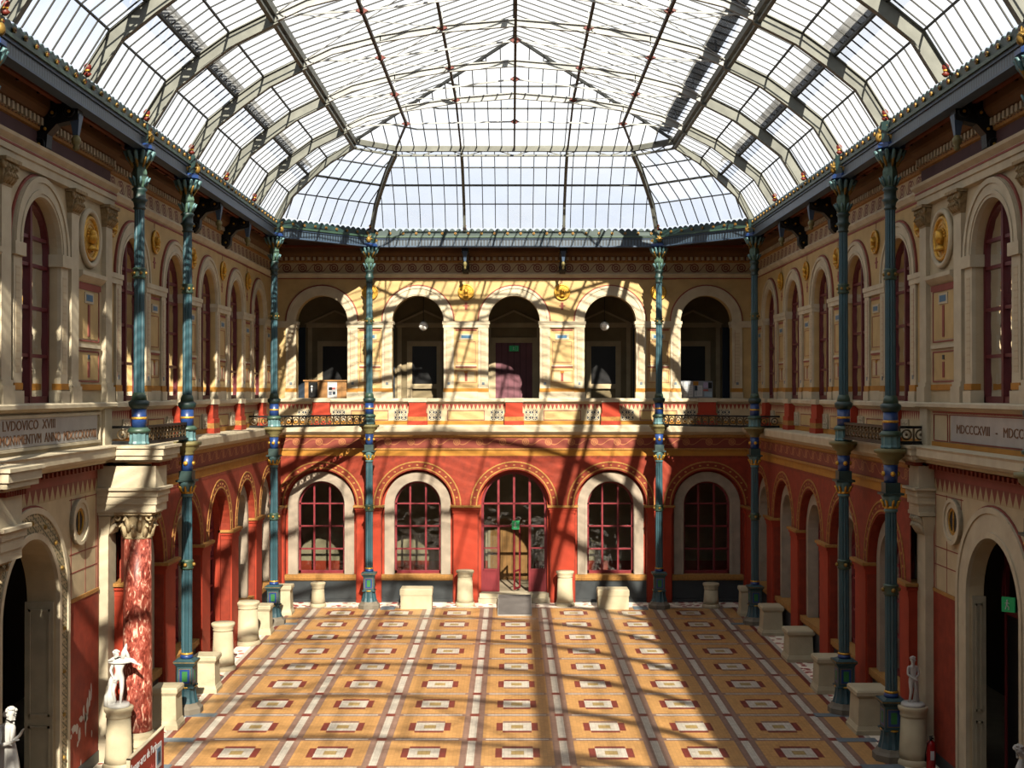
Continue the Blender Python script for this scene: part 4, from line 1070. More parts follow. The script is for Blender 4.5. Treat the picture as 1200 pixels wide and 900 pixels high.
# ================================================================== IRON COLUMNS
def iron_column(full=True):
    r = thing('iron_column', '', 'column')
    if full:
        m = MB().m(mat('plinth_stone', '8A8070')); m.lathe([(.43, -.05), (.43, .14), (.36, .2), (.32, .27)], 8, rot=PI / 8); m.build('plinth', r)
        m = MB().m(teal); m.lathe([(.31, .27), (.27, .4), (.24, .58), (.24, .66)], 24, flute=.1); m.m(gold).lathe([(.25, .66), (.26, .68), (.25, .7)], 16)
        m.m(mat('pedestal_iron', '3E5F66', rough=.5)).taper(0, 0, .7, 1.2, .2, .2, .2, .2); m.taper(0, 0, 1.2, 1.3, .2, .2, .27, .27); m.box(-.28, .28, -.28, .28, 1.3, 1.36); m.box(-.24, .24, -.24, .24, .66, .7); m.taper(0, 0, 1.36, 1.4, .22, .22, .16, .16)
        m.m(goldd).box(-.285, .285, -.285, .285, 1.32, 1.34)
        for k in range(4):
            m2 = Matrix.Rotation(k * PI / 2, 4, 'Z')
            for mt, w, z0, z1, d in ((goldd, .15, .76, 1.16, .203), (blueI, .135, .775, 1.145, .206), (mat('emerald_iron', '3F8A4A', rough=.5), .07, .83, 1.09, .21)):
                m.m(mt); vs = [m2 @ Vector((x, y, z)) for x in (d - .02, d) for y in (-w, w) for z in (z0, z1)]
                m.idx([tuple(v) for v in vs], [(0, 1, 3, 2), (4, 6, 7, 5), (0, 4, 5, 1), (2, 3, 7, 6), (0, 2, 6, 4), (1, 5, 7, 3)])
        m.build('pedestal', r)
        m = MB().m(blueI); m.lathe([(.15, 1.4), (.17, 1.44), (.15, 1.5)], 16); m.m(gold).lathe([(.15, 1.5), (.165, 1.52), (.15, 1.55)], 16)
        m.m(teal).lathe([(.14, 1.55), (.14, 3.72)], 24, flute=.16); m.lathe([(.14, 3.95), (.13, 5.6)], 24, flute=.16); m.build('lower_shaft', r)
        m = MB().m(green); m.lathe([(.15, 3.7), (.18, 3.74), (.15, 3.78), (.17, 3.83), (.15, 3.88), (.18, 3.92), (.14, 3.96)], 16); cc = m.build('collar', r); m = MB().m(goldd)
        for k in range(4): a = k * PI / 2; m.sphere((.18 * math.cos(a), .18 * math.sin(a), 3.83), .05, 8)
        m.build('gilt_boss', cc)
        m = MB().m(ltblue); m.lathe([(.14, 5.58), (.16, 5.62), (.14, 5.66), (.15, 5.75), (.2, 5.9), (.24, 5.98)], 16); m.m(gold).lathe([(.15, 5.66), (.165, 5.69), (.15, 5.72)], 12)
        for k in range(8): a = k * PI / 4; m.tube([(.15 * math.cos(a), .15 * math.sin(a), 5.7), (.19 * math.cos(a), .19 * math.sin(a), 5.82), (.24 * math.cos(a), .24 * math.sin(a), 5.86)], [.03, .035, .015], 6)
        m.m(tealD).box(-.24, .24, -.24, .24, 5.97, 6.02); m.box(-.17, .17, -.17, .17, 6.02, 6.25); m.build('lower_capital', r)
        m = MB().m(blueI); m.lathe([(.15, 6.25), (.16, 6.65)], 16); m.m(gold)
        for k in range(4): a = k * PI / 2; m.sphere((.16 * math.cos(a), .16 * math.sin(a), 6.45), .06, 8)
        m.m(olive).lathe([(.16, 6.65), (.19, 6.7), (.18, 6.74), (.3, 6.84), (.31, 6.9), (.38, 6.93), (.38, 7.0), (.2, 7.02)], 16); m.build('corbel', r)
    m = MB().m(ltblue); m.lathe([(.2, 7.0), (.24, 7.05), (.22, 7.1), (.22, 7.28), (.24, 7.32)], 20, flute=.12); m.m(green).lathe([(.25, 7.3), (.26, 7.35), (.19, 7.42)], 16)
    m.m(blueI).lathe([(.17, 7.4), (.165, 7.84)], 20); m.m(gold).lathe([(.17, 7.6), (.185, 7.63), (.17, 7.66)], 16)
    m.m(tealD).lathe([(.17, 7.84), (.23, 7.92), (.24, 8.0), (.17, 8.05)], 16); m.m(green).lathe([(.18, 8.02), (.16, 8.14), (.13, 8.22)], 16); m.build('upper_base', r)
    m = MB().m(teal); m.lathe([(.125, 8.2), (.12, 10.86)], 24, flute=.16); m.lathe([(.12, 11.08), (.115, 12.45)], 24, flute=.16); m.build('upper_shaft', r)
    m = MB().m(green); m.lathe([(.13, 10.84), (.16, 10.87), (.13, 10.91), (.16, 10.97), (.13, 11.03), (.16, 11.07), (.12, 11.1)], 16); cc = m.build('collar', r); m = MB().m(goldd)
    for k in range(6): a = k * PI / 3; m.sphere((.15 * math.cos(a), .15 * math.sin(a), 10.97), .04, 8)
    m.build('gilt_boss', cc)
    m = MB().m(tealD); m.lathe([(.12, 12.43), (.15, 12.46), (.12, 12.5), (.14, 12.6), (.19, 12.66), (.14, 12.7), (.14, 12.85), (.18, 12.9), (.13, 12.95)], 16)
    m.m(mat('verdigris_iron', '5C7A68', rough=.5, var=.3, scale=15)).lathe([(.13, 12.95), (.17, 13.1), (.17, 13.3), (.13, 13.45), (.14, 13.52)], 8, flute=.2)
    m.m(tealD).lathe([(.14, 13.5), (.2, 13.56), (.22, 13.66), (.16, 13.7), (.18, 13.8), (.24, 13.86), (.24, 14.42)], 8, rot=PI / 8)
    m.m(goldd)
    for k in range(8):
        a = k * PI / 4
        m.tube([(.16 * math.cos(a), .16 * math.sin(a), 13.4), (.23 * math.cos(a), .23 * math.sin(a), 13.55), (.3 * math.cos(a), .3 * math.sin(a), 13.62)], [.02, .04, .02], 6)
    m.m(ltblue)
    for k in range(8):
        a = (k + .5) * PI / 4
        m.tube([(.14 * math.cos(a), .14 * math.sin(a), 12.98), (.2 * math.cos(a), .2 * math.sin(a), 13.12), (.24 * math.cos(a), .24 * math.sin(a), 13.18)], [.02, .035, .015], 6)
    m.m(ltblue)
    for k in range(12):
        a = k * PI / 6; ca, sa = math.cos(a), math.sin(a)
        m.tube([(.2 * ca, .2 * sa, 13.5), (.27 * ca, .27 * sa, 13.62), (.33 * ca, .33 * sa, 13.76), (.37 * ca, .37 * sa, 13.74)], [.03, .05, .045, .02], 6)
    m.m(blueI).lathe([(.22, 13.78), (.34, 13.82), (.34, 13.9), (.28, 13.94)], 8, rot=PI / 8)
    cc = m.build('capital', r)
    m = MB().m(goldd)
    for k in range(4):
        a = k * PI / 2; x, y = .25 * math.cos(a), .25 * math.sin(a)
        m.sphere((x, y, 14.08), .09, 10, 1.3)
        for t in range(5): b = PI * t / 4; tx, ty = -math.sin(a), math.cos(a); m.tube([(x, y, 14.1), (x + tx * .15 * math.cos(b), y + ty * .15 * math.cos(b), 14.1 + .18 * math.sin(b))], [.04, .012], 5)
    m.build('gilt_mask', cc)
    return r
colF = iron_column(True); colU = iron_column(False)
GC = 'cast iron columns carrying the glass roof'
fst = {'f': True, 'u': True}
for (x, y, k, lab) in ((-8.6, 44.6, 'f', 'slender teal iron column in the far left corner'), (8.6, 44.6, 'f', 'slender teal iron column in the far right corner'),
                    (-5.55, 47.75, 'f', 'teal iron column against the far wall between the two leftmost arches'), (5.55, 47.75, 'f', 'teal iron column against the far wall between the two rightmost arches'),
                    (-8.6, 32.65, 'f', 'sunlit full-height teal iron column on the left with blue and green pedestal'), (8.6, 32.65, 'f', 'shaded teal iron column on the right, farther of the near pair'),
                    (8.6, 28.6, 'f', 'shaded teal iron column on the right beside the statue, nearer of the pair'), (8.6, 20.6, 'f', 'teal iron column at the right edge of view, nearest on the right'),
                    (-8.68, 28.7, 'u', 'upper teal iron column standing on the cream block over the red marble column'), (-8.6, 20.05, 'u', 'upper teal iron column beyond the left edge of view')):
    o = place(colF if k == 'f' else colU, fst[k], (x, y, zf(y) if k == 'f' else 0), 0, lab, GC); fst[k] = False
    if k == 'f': o.scale.z = (13.95 - zf(y)) / 13.95

# eaves brackets with pendants
def bracket():
    r = thing('eaves_bracket', '', 'bracket')
    m = MB().m(blackI)     # local x = out from the wall into the room
    P = [(0, 12.95), (.06, 12.9), (.2, 12.92), (.3, 13.05), (.32, 13.3), (.5, 13.5), (.75, 13.56), (.92, 13.6), (.92, 13.95), (0, 13.95)]
    m.idx(*(lambda n: ([(a, y, b) for y in (-.14, .14) for a, b in P], [tuple(range(n)), tuple(range(2 * n - 1, n - 1, -1))] + [(i, (i + 1) % n, n + (i + 1) % n, n + i) for i in range(n)]))(len(P)))
    for y in (-.15, .15):
        m.torus((.16, y, 13.1), .1, .03, 'y', 12, 5); m.torus((.75, y, 13.75), .1, .03, 'y', 12, 5); m.torus((.42, y, 13.72), .07, .025, 'y', 12, 5)
    m.build('scroll_body', r)
    g = MB().m(gold)
    for y in (-.16, .16):
        for x, z in ((.16, 13.1), (.42, 13.72), (.75, 13.75), (.28, 13.4)): g.sphere((x, y, z), .035, 8)
    g.build('gilt_boss', r)
    p = MB().m(bluegr); p.taper(.84, 0, 13.3, 13.7, .05, .05, .1, .12); p.m(olive).lathe([(.04, 13.0), (.07, 13.05), (.05, 13.1), (.09, 13.15), (.1, 13.22), (.05, 13.3)], 10, .84, 0); p.build('pendant', r)
    return r
br = bracket(); f = True
for y, nm in ((40.6, 'farthest'), (36.6, 'middle'), (24.6, 'nearest')):
    for s_, sd in ((-1, 'left'), (1, 'right')):
        place(br, f, (s_ * WX, y, 0), 0 if s_ < 0 else PI, 'dark scrolled iron bracket under the %s eaves, %s of the three' % (sd, nm), 'eaves brackets'); f = False
for x, nm in ((-1.9, 'left'), (1.9, 'right')):
    o = place(br, False, (x, YW, 0), -PI / 2, 'small dark bracket with pendant under the far eaves, %s one' % nm, 'eaves brackets')
    o.scale = (1.3, .8, 1)

# lattice beams between columns
def lattice_beam(p, q, label):
    p = Vector(p); q = Vector(q); L = (q - p).length; rz = math.atan2(q.y - p.y, q.x - p.x)
    r = thing('lattice_beam', label, 'railing', (p.x, p.y, p.z), rz)
    m = MB().m(blackI); m.box(0, L, -.05, .05, 0, .05); m.box(0, L, -.06, .06, .34, .4); m.box(0, L, -.1, .1, -.03, 0); m.build('rail', r)
    g = MB().m(mat('bronze_iron', '6E5A3C', rough=.5, var=.4, scale=12)); n = max(1, round(L / .3))
    for k in range(n):
        x = (k + .5) * L / n; g.torus((x, 0, .195), .11, .022, 'y', 14, 5)
        g.box(x + L / n / 2 - .015, x + L / n / 2 + .015, -.03, .03, .05, .34)
        g.sphere((x, 0, .195), .035, 6)
    g.build('ring_infill', r)
LB = [((-8.5, 44.8, 7.0), (-5.65, 47.6, 7.0), 'ornate iron ring railing cutting across the far left corner'), ((8.5, 44.8, 7.0), (5.65, 47.6, 7.0), 'ornate iron ring railing cutting across the far right corner'),
      ((-9.5, 44.6, 7.0), (-8.75, 44.6, 7.0), 'short iron railing from the left wall to the far left column'), ((9.5, 44.6, 7.0), (8.75, 44.6, 7.0), 'short iron railing from the right wall to the far right column'),
      ((-8.6, 28.9, 7.05), (-8.6, 32.4, 7.05), 'iron railing between the two near columns on the left'), ((8.6, 28.9, 7.05), (8.6, 32.4, 7.05), 'iron railing between the two near columns on the right'),
      ((-9.3, 28.75, 7.05), (-8.85, 28.75, 7.05), 'short iron railing on the cream block over the marble column'), ((9.5, 28.75, 7.05), (8.85, 28.75, 7.05), 'short iron railing joining the nearest right column to the wall')]
for a in LB: lattice_beam(*a)

# red marble columns
def marble_column():
    r = thing('marble_column', '', 'column')
    m = MB().m(lime); m.box(-.44, .44, -.44, .44, -.3, .12); m.lathe([(.43, .12), (.44, .18), (.42, .24), (.37, .27), (.37, .32), (.39, .37), (.36, .42), (.34, .45)], 28); m.build('base', r)
    m = MB().m(redmarble); m.lathe([(.34, .45), (.33, .5), (.33, 2.0), (.315, 3.6), (.3, 4.88)], 32); m.build('shaft', r)
    m = MB().m(mat('carved_stone', 'D2BC93', var=.25, scale=10, bump=.4)); leafcap(m, 0, 0, 4.86, 5.5, .3, .44); m.build('capital', r)
    return r
mc = marble_column()
place(mc, True, (-8.72, 28.76, 0), 0, 'red marble column with carved capital on the left behind the statue', 'red marble columns')
place(mc, False, (-8.74, 20.0, 0), 0, 'red marble column mostly beyond the left edge of the picture', 'red marble columns')
# ================================================================== THINGS
CX = -.1
def ground(px, py):
    d = 12563.0 / (py - 449); return ((px - 599.5) * d / F + CX, d)
# medallions
def medallion(rad):
    r = thing('medallion', '', 'medallion')
    m = MB().m(gold); m.torus((0, 0, 0), rad * .88, rad * .1, 'y', 28, 6); m.torus((0, 0, 0), rad * .62, rad * .04, 'y', 24, 5); m.build('rim', r)
    d = MB().m(gold); n = 24; d.idx([(rad * .85 * math.cos(2 * PI * k / n), 0, rad * .85 * math.sin(2 * PI * k / n)) for k in range(n)] + [(rad * .85 * math.cos(2 * PI * k / n), .06, rad * .85 * math.sin(2 * PI * k / n)) for k in range(n)],
          [tuple(range(n)), tuple(range(2 * n - 1, n - 1, -1))] + [(i, (i + 1) % n, n + (i + 1) % n, n + i) for i in range(n)])
    d.build('disc', r)
    h = MB().m(gold); h.sphere((0, -.03, .05 * rad), rad * .26, 12, 1.25); h.tube([(0, 0, -.1 * rad), (0, -.02, -.3 * rad), (0, -.01, -.5 * rad)], [rad * .12, rad * .15, rad * .34], 10)
    h.sphere((-.06 * rad, -.05, .2 * rad), rad * .2, 10); h.sphere((.1 * rad, -.1, .03 * rad), rad * .06, 8)
    for k in range(9): a = PI * (.05 + .9 * k / 8); h.sphere((rad * .42 * math.cos(a), -.02, rad * .42 * math.sin(a)), rad * .055, 6)
    h.build('relief_bust', r)
    return r
md = medallion(.33); f = True
names = ['first', 'second', 'third', 'fourth']
for i in range(4):
    place(md, f, ((i - 1.5) * BAY, YW - .05, 12.2), 0, 'gilt round medallion on the far wall, %s from the left between the arches' % names[i], 'gilt medallions'); f = False
side_q = [(ARC[i] + ARC[i + 1]) / 2 for i in range(4)] + [29.35]
for i, q in enumerate(side_q):
    w = ['farthest', 'second farthest', 'middle', 'second nearest', 'nearest'][i]
    place(md, False, (-WX + .05, q, 12.2), PI / 2, 'gilt oval-looking medallion between left upper arches, %s of the five' % w, 'gilt medallions')
    place(md, False, (WX - .05, q, 12.2), -PI / 2, 'gilt oval-looking medallion between right upper arches, %s of the five' % w, 'gilt medallions')
ml = medallion(.52); f = True
for s_, sd in ((-1, 'left'), (1, 'right')):
    for u in (27.5,):
        o = place(ml, f, (s_ * (WX - .14), u, 11.62), -s_ * PI / 2, 'large gilt medallion in a stone ring between two pilasters on the %s' % sd, 'large gilt medallions')
        if f:
            m = MB().m(creamw); m.torus((0, 0, 0), .6, .07, 'y', 32, 6); m.build('stone_ring', o)
            o2 = None
        f = False
# pedestals
def round_ped(r, h):
    t = thing('round_pedestal', '', 'pedestal')
    m = MB().m(lime); m.lathe([(r * 1.08, -.05), (r * 1.1, .06), (r * 1.05, .1), (r * .98, .14)], 28); m.build('base', t)
    m = MB().m(lime); m.lathe([(r * .97, .14), (r * .9, .3), (r * .8, h - .24)], 28); m.build('drum', t)
    m = MB().m(lime); m.lathe([(r * .8, h - .24), (r * .86, h - .22), (r * .86, h - .18), (r * .82, h - .16), (r * .98, h - .08), (r * 1.0, h - .02), (r * .96, h)], 28); m.build('cap', t)
    return t
def box_ped(a, b, h):
    t = thing('square_pedestal', '', 'pedestal')
    m = MB().m(lime); m.box(-a, a, -b, b, -.05, .1); m.taper(0, 0, .1, .2, a * .97, b * .97, a * .88, b * .88); m.build('base', t)
    m = MB().m(lime); m.taper(0, 0, .2, h - .2, a * .86, b * .86, a * .8, b * .8); m.build('die', t)
    m = MB().m(lime); m.taper(0, 0, h - .2, h - .13, a * .82, b * .82, a * .93, b * .93); m.box(-a * .95, a * .95, -b * .95, b * .95, h - .13, h - .04); m.taper(0, 0, h - .04, h, a * .95, b * .95, a * .88, b * .88); m.build('cap', t)
    return t
def block_ped(a, b, h):
    t = thing('stone_block', '', 'pedestal')
    m = MB().m(lime); m.box(-a * .96, a * .96, -b * .96, b * .96, -.05, h * .62); m.build('die', t)
    m = MB().m(lime); m.taper(0, 0, h * .62, h * .7, a * .96, b * .96, a, b); m.box(-a, a, -b, b, h * .7, h * .94); m.taper(0, 0, h * .94, h, a, b, a * .95, b * .95); m.build('cap', t)
    return t
PED = [  # kind, centre px, base front px y, top px y, width px, label
    ('b', 197, 855, 805, 33, 'cream square pedestal nearest on the left, beside the marble column'),
    ('b', 243, 812, 768, 30, 'cream square pedestal behind the teal column on the left'),
    ('r', 262, 787, 731, 30, 'cream round pedestal on the left, nearer of the two round ones'),
    ('r', 291, 757, 706, 30, 'cream round pedestal on the left, farther of the two round ones'),
    ('b', 309, 744, 709, 22, 'cream square pedestal left of the far left column'),
    ('b', 333, 721, 686, 22, 'cream square pedestal in the far left corner, right of the column'),
    ('r', 373, 712, 683, 19, 'small round pedestal below the leftmost window of the far wall'),
    ('k', 488.5, 713.5, 689, 38, 'low cream stone block below the second window of the far wall'),
    ('r', 545, 711, 669, 23, 'round cream pedestal left of the middle door'),
    ('r', 662, 711, 670, 23, 'round cream pedestal right of the middle door'),
    ('k', 718, 714, 690, 37, 'low cream stone block below the fourth window of the far wall'),
    ('r', 833, 713, 684, 21, 'small round pedestal below the rightmost window of the far wall'),
    ('b', 875, 722, 688, 20, 'cream square pedestal left of the far right column'),
    ('b', 903, 745, 710, 27, 'shaded square pedestal, first beyond the far right column'),
    ('b', 935, 776, 738, 34, 'shaded square pedestal, second from the far right column'),
    ('b', 969, 813, 770, 33, 'shaded square pedestal left of the third right column'),
    ('b', 1019, 861, 808, 46, 'shaded square pedestal between the two near right columns'),
    ('r', 140, 904, 830, 37, 'tall round pedestal under the white statue on the left'),
    ('r', 1069, 899, 829, 38, 'tall round pedestal under the boy statue on the right')]
PT = {}
for kd, px, by, ty, w, lab in PED:
    X, d = ground(px, by); r = w * d / F / 2 / (1.08 if kd == 'r' else 1.0)
    dep = r if kd != 'k' else .35
    yc = d + dep; X = (px - 599.5) * yc / F + CX
    zt = H - (ty - 461) * (d + dep * .3) / F; z0 = zf(yc); h = zt - z0
    t = {'r': lambda: round_ped(r, h), 'b': lambda: box_ped(r, r, h), 'k': lambda: block_ped(r, dep, h)}[kd]()
    t.location = (X, yc, z0); t['label'] = lab; t['group'] = 'stone pedestals round the court'
    PT[lab] = (X, yc, zt)
# statues
def statue(name, lab, joints, edges, loc, rz, extra, s=1.0, material=None):
    """one continuous carved body grown with a skin modifier; joints: name -> (x, y, z, r)"""
    t = thing(name, lab, 'statue', loc, rz)
    me = bpy.data.meshes.new('figure'); ks = list(joints)
    me.from_pydata([tuple(c * s for c in joints[k][:3]) for k in ks], [(ks.index(a), ks.index(b)) for a, b in edges], [])
    o = bpy.data.objects.new('figure', me); COL.objects.link(o); o.parent = t
    md_ = o.modifiers.new('Skin', 'SKIN'); md_.use_smooth_shade = True
    sk = me.skin_vertices[0].data if me.skin_vertices else None
    if sk is None:
        bpy.context.view_layer.objects.active = o; o.select_set(True); bpy.ops.mesh.customdata_skin_add(); o.select_set(False); sk = me.skin_vertices[0].data
    for i, k in enumerate(ks):
        r = joints[k][3]; r = (r, r) if isinstance(r, (int, float)) else r
        sk[i].radius = (r[0] * s, r[1] * s); sk[i].use_root = (i == 0)
    o.modifiers.new('Sub', 'SUBSURF').levels = 2; o.modifiers['Sub'].render_levels = 2
    o.data.materials.append(marblew)
    for nm, fn in extra:
        m = MB().m(marblew); fn(m); ob_ = m.build(nm, t); ob_.scale = (s, s, s)
    return t
def fing(J, E, root, base, d, side, r=.011):
    """five short fingers from a hand joint"""
    B = Vector(base); D = Vector(d).normalized(); S = Vector(side).normalized()
    for i in range(4):
        k1, k2, k3 = ('%s_f%d%s' % (root, i, c) for c in 'abc'); off = S * (.028 * (i - 1.5)); ln = (.07, .08, .075, .06)[i]
        J[k1] = (*(B + off + D * .03), r); J[k2] = (*(B + off * 1.1 + D * (.03 + ln * .55)), r * .9); J[k3] = (*(B + off * 1.1 + D * (.03 + ln) - Vector((0, 0, .02))), r * .75)
        E += [(root, k1), (k1, k2), (k2, k3)]
    J[root + '_t'] = (*(B + S * .055 + D * .01), r); J[root + '_t2'] = (*(B + S * .07 + D * .045), r * .8); E += [(root, root + '_t'), (root + '_t', root + '_t2')]
def base_rock(r, h):
    return lambda m: (m.lathe([(r, 0), (r * 1.02, h * .4), (r * .93, h), (.01, h * 1.02)], 14, caps=False))
def face(cx, cy, cz, dx, dy):
    """nose, brow, lips, chin, eyes and ears towards (dx,dy)"""
    def fn(m):
        sx, sy = -dy, dx
        m.tube([(cx + dx * .088, cy + dy * .088, cz + .03), (cx + dx * .112, cy + dy * .112, cz - .01), (cx + dx * .092, cy + dy * .092, cz - .02)], [.008, .013, .01], 6)
        for e in (-1, 1):
            m.sphere((cx + dx * .083 + sx * e * .032, cy + dy * .083 + sy * e * .032, cz + .022), .012, 8)
            m.tube([(cx + dx * .09 + sx * e * .012, cy + dy * .09 + sy * e * .012, cz + .04), (cx + dx * .082 + sx * e * .05, cy + dy * .082 + sy * e * .05, cz + .038)], .008, 6)
            m.sphere((cx + sx * e * .082, cy + sy * e * .082, cz), .02, 8, 1.4)
        m.tube([(cx + dx * .09 + sx * .022, cy + dy * .09 + sy * .022, cz - .045), (cx + dx * .1, cy + dy * .1, cz - .043), (cx + dx * .09 - sx * .022, cy + dy * .09 - sy * .022, cz - .045)], .008, 6)
        m.sphere((cx + dx * .08, cy + dy * .08, cz - .08), .022, 8)
    return fn
# left statue: hunter with cloak thrown over raised arm, leaning on a stump
J = {'pel': (0, 0, .92, (.125, .10)), 'bel': (.01, 0, 1.05, (.12, .09)), 'che': (.03, 0, 1.25, (.15, .11)), 'neck': (.0, -.02, 1.43, .06), 'chin': (-.05, -.05, 1.5, .065), 'head': (-.07, -.06, 1.60, (.095, .085)), 'top': (-.07, -.05, 1.68, .06),
     'hl': (.09, 0, .86, .095), 'kl': (.1, -.05, .48, .06), 'al': (.05, .0, .1, .04), 'fl': (.06, -.14, .05, .035),
     'hr': (-.09, 0, .86, .095), 'kr': (-.14, -.16, .5, .06), 'ar': (-.1, -.02, .12, .04), 'fr': (-.13, -.16, .05, .035),
     'sl': (.18, 0, 1.35, .065), 'el': (.36, -.03, 1.36, .045), 'wl': (.5, -.08, 1.3, .028), 'handl': (.56, -.1, 1.28, .03),
     'sr': (-.14, -.02, 1.34, .065), 'er': (-.24, -.02, 1.08, .045), 'wr': (-.14, -.16, .92, .028), 'handr': (-.1, -.18, .87, .03)}
E = [('pel', 'bel'), ('bel', 'che'), ('che', 'neck'), ('neck', 'chin'), ('chin', 'head'), ('head', 'top'), ('pel', 'hl'), ('hl', 'kl'), ('kl', 'al'), ('al', 'fl'), ('pel', 'hr'), ('hr', 'kr'), ('kr', 'ar'), ('ar', 'fr'),
     ('che', 'sl'), ('sl', 'el'), ('el', 'wl'), ('wl', 'handl'), ('che', 'sr'), ('sr', 'er'), ('er', 'wr'), ('wr', 'handr')]
fing(J, E, 'handl', J['handl'][:3], (1, -.1, -.2), (0, 1, .2)); fing(J, E, 'handr', J['handr'][:3], (.4, -.6, -.5), (1, .3, 0))
def cloak(m):
    m.tube([(-.32, .02, 1.36), (-.15, .06, 1.42), (.05, .08, 1.42), (.25, .04, 1.40), (.42, 0, 1.36), (.55, -.02, 1.27)], [.03, .07, .08, .075, .06, .03], 10)
    m.tube([(-.3, -.04, 1.32), (-.1, -.12, 1.33), (.12, -.12, 1.33), (.35, -.07, 1.34)], [.02, .045, .045, .03], 8)
    m.tube([(.1, .05, 1.4), (.14, .06, 1.6), (.2, .05, 1.78), (.22, .03, 1.88)], [.09, .085, .05, .012], 10)
    m.tube([(.3, .04, 1.36), (.25, .02, 1.55), (.2, .03, 1.7)], [.06, .05, .02], 8)
def stump(m):
    m.tube([(-.26, .06, .0), (-.27, .08, .3), (-.22, .08, .62), (-.2, .06, .8), (-.19, .04, .9)], [.2, .17, .13, .1, .05], 12)
    for k in range(6): m.tube([(-.3 + .04 * k, -.1 + .01 * k, .05), (-.29 + .035 * k, -.06, .35), (-.25 + .02 * k, -.04, .62)], [.04, .035, .02], 6)
def hairf(cx, cy, cz, n=40, r=.1):
    def fn(m):
        rnd = random.Random(3)
        for k in range(n):
            a = rnd.uniform(0, 2 * PI); b = rnd.uniform(.05, 1.25)
            x, y, z = math.cos(a) * math.sin(b), math.sin(a) * math.sin(b), math.cos(b)
            if y < -.55 and z < .45: continue
            m.sphere((cx + x * r, cy + y * r, cz + z * r), .026, 6)
    return fn
X, Y, Z = PT['tall round pedestal under the white statue on the left']
statue('statue', 'white marble standing hunter with cloak over outstretched arm, on left round pedestal', J, E, (X, Y, Z + .006), .1,
       [('plinth', base_rock(.33, .1)), ('cloak', cloak), ('tree_stump', stump), ('face', face(-.07, -.06, 1.58, -.3, -.954)), ('hair', hairf(-.07, -.05, 1.6))], .74)
# right statue: standing youth, arms held before the body
J = {'pel': (0, 0, .9, (.115, .095)), 'bel': (.0, 0, 1.03, (.1, .085)), 'che': (0, .01, 1.22, (.135, .10)), 'neck': (0, -.01, 1.39, .055), 'chin': (-.01, -.03, 1.46, .065), 'head': (-.01, -.03, 1.56, (.1, .09)), 'top': (-.01, -.02, 1.65, .06),
     'hl': (.08, 0, .83, .09), 'kl': (.09, -.03, .47, .058), 'al': (.1, .02, .1, .038), 'fl': (.12, -.1, .05, .033),
     'hr': (-.08, 0, .83, .09), 'kr': (-.1, -.08, .47, .058), 'ar': (-.14, 0, .1, .038), 'fr': (-.18, -.12, .05, .033),
     'sl': (.16, .01, 1.32, .055), 'el': (.21, 0, 1.06, .042), 'wl': (.06, -.16, 1.0, .028), 'handl': (.0, -.18, .98, .03),
     'sr': (-.16, .01, 1.32, .055), 'er': (-.2, -.03, 1.06, .042), 'wr': (-.08, -.18, .96, .028), 'handr': (-.03, -.2, .94, .03)}
E2 = list(E[:22]); fing(J, E2, 'handl', J['handl'][:3], (-1, -.3, -.2), (0, .4, -1)); fing(J, E2, 'handr', J['handr'][:3], (1, -.4, .1), (0, .4, 1))
E2 = [e for e in E2]
def trunk(m): m.tube([(.16, .1, 0), (.17, .1, .3), (.16, .08, .6), (.17, .07, .82)], [.13, .09, .075, .05], 10)
X, Y, Z = PT['tall round pedestal under the boy statue on the right']
statue('statue', 'white marble standing youth with hands joined, on the right round pedestal', J, E2, (X, Y, Z + .006), .15,
       [('plinth', base_rock(.4, .1)), ('tree_trunk', trunk), ('face', face(-.01, -.03, 1.55, -.35, -.937)), ('hair', hairf(-.01, -.02, 1.57))], .66)
# far left: draped woman looking right
J = {'pel': (0, 0, .9, (.16, .14)), 'bel': (.02, 0, 1.05, (.12, .11)), 'che': (.02, 0, 1.25, (.15, .12)), 'neck': (.04, -.01, 1.42, .055), 'chin': (.07, -.02, 1.49, .065), 'head': (.08, -.02, 1.59, (.09, .09)), 'top': (.06, -.01, 1.68, .06),
     'hl': (.08, 0, .8, .12), 'kl': (.1, -.02, .45, .1), 'al': (.08, .02, .1, .09), 'hr': (-.08, 0, .8, .12), 'kr': (-.1, 0, .45, .12), 'ar': (-.12, .02, .1, .12),
     'sl': (.14, -.08, 1.34, .055), 'el': (.15, -.2, 1.1, .042), 'wl': (.27, -.14, 1.2, .028), 'handl': (.31, -.13, 1.26, .028),
     'sr': (-.1, -.1, 1.34, .055), 'er': (-.06, -.24, 1.06, .045), 'wr': (.16, -.26, 1.1, .028), 'handr': (.22, -.25, 1.14, .03)}
E3 = [('pel', 'bel'), ('bel', 'che'), ('che', 'neck'), ('neck', 'chin'), ('chin', 'head'), ('head', 'top'), ('pel', 'hl'), ('hl', 'kl'), ('kl', 'al'), ('pel', 'hr'), ('hr', 'kr'), ('kr', 'ar'),
      ('che', 'sl'), ('sl', 'el'), ('el', 'wl'), ('wl', 'handl'), ('che', 'sr'), ('sr', 'er'), ('er', 'wr'), ('wr', 'handr')]
fing(J, E3, 'handl', J['handl'][:3], (.5, 0, 1), (0, 1, 0)); fing(J, E3, 'handr', J['handr'][:3], (1, .1, .4), (0, 1, 0))
def drape(m):
    m.lathe([(.3, .0), (.27, .3), (.24, .6), (.2, .85), (.17, 1.0)], 22, -.02, .0, flute=.07)
    m.tube([(-.16, 0, 1.3), (-.2, .04, 1.1), (-.24, .04, .8), (-.26, .04, .4), (-.24, .04, .05)], [.06, .09, .1, .11, .12], 10)
def bun(m):
    hairf(.07, 0, 1.6, 50, .1)(m); m.sphere((-.04, .01, 1.57), .055, 10)
X, Y = (14 - 599.5) * 21.0 / F + CX, 21.0
zt = H - (827 - 461) * 21.0 / F
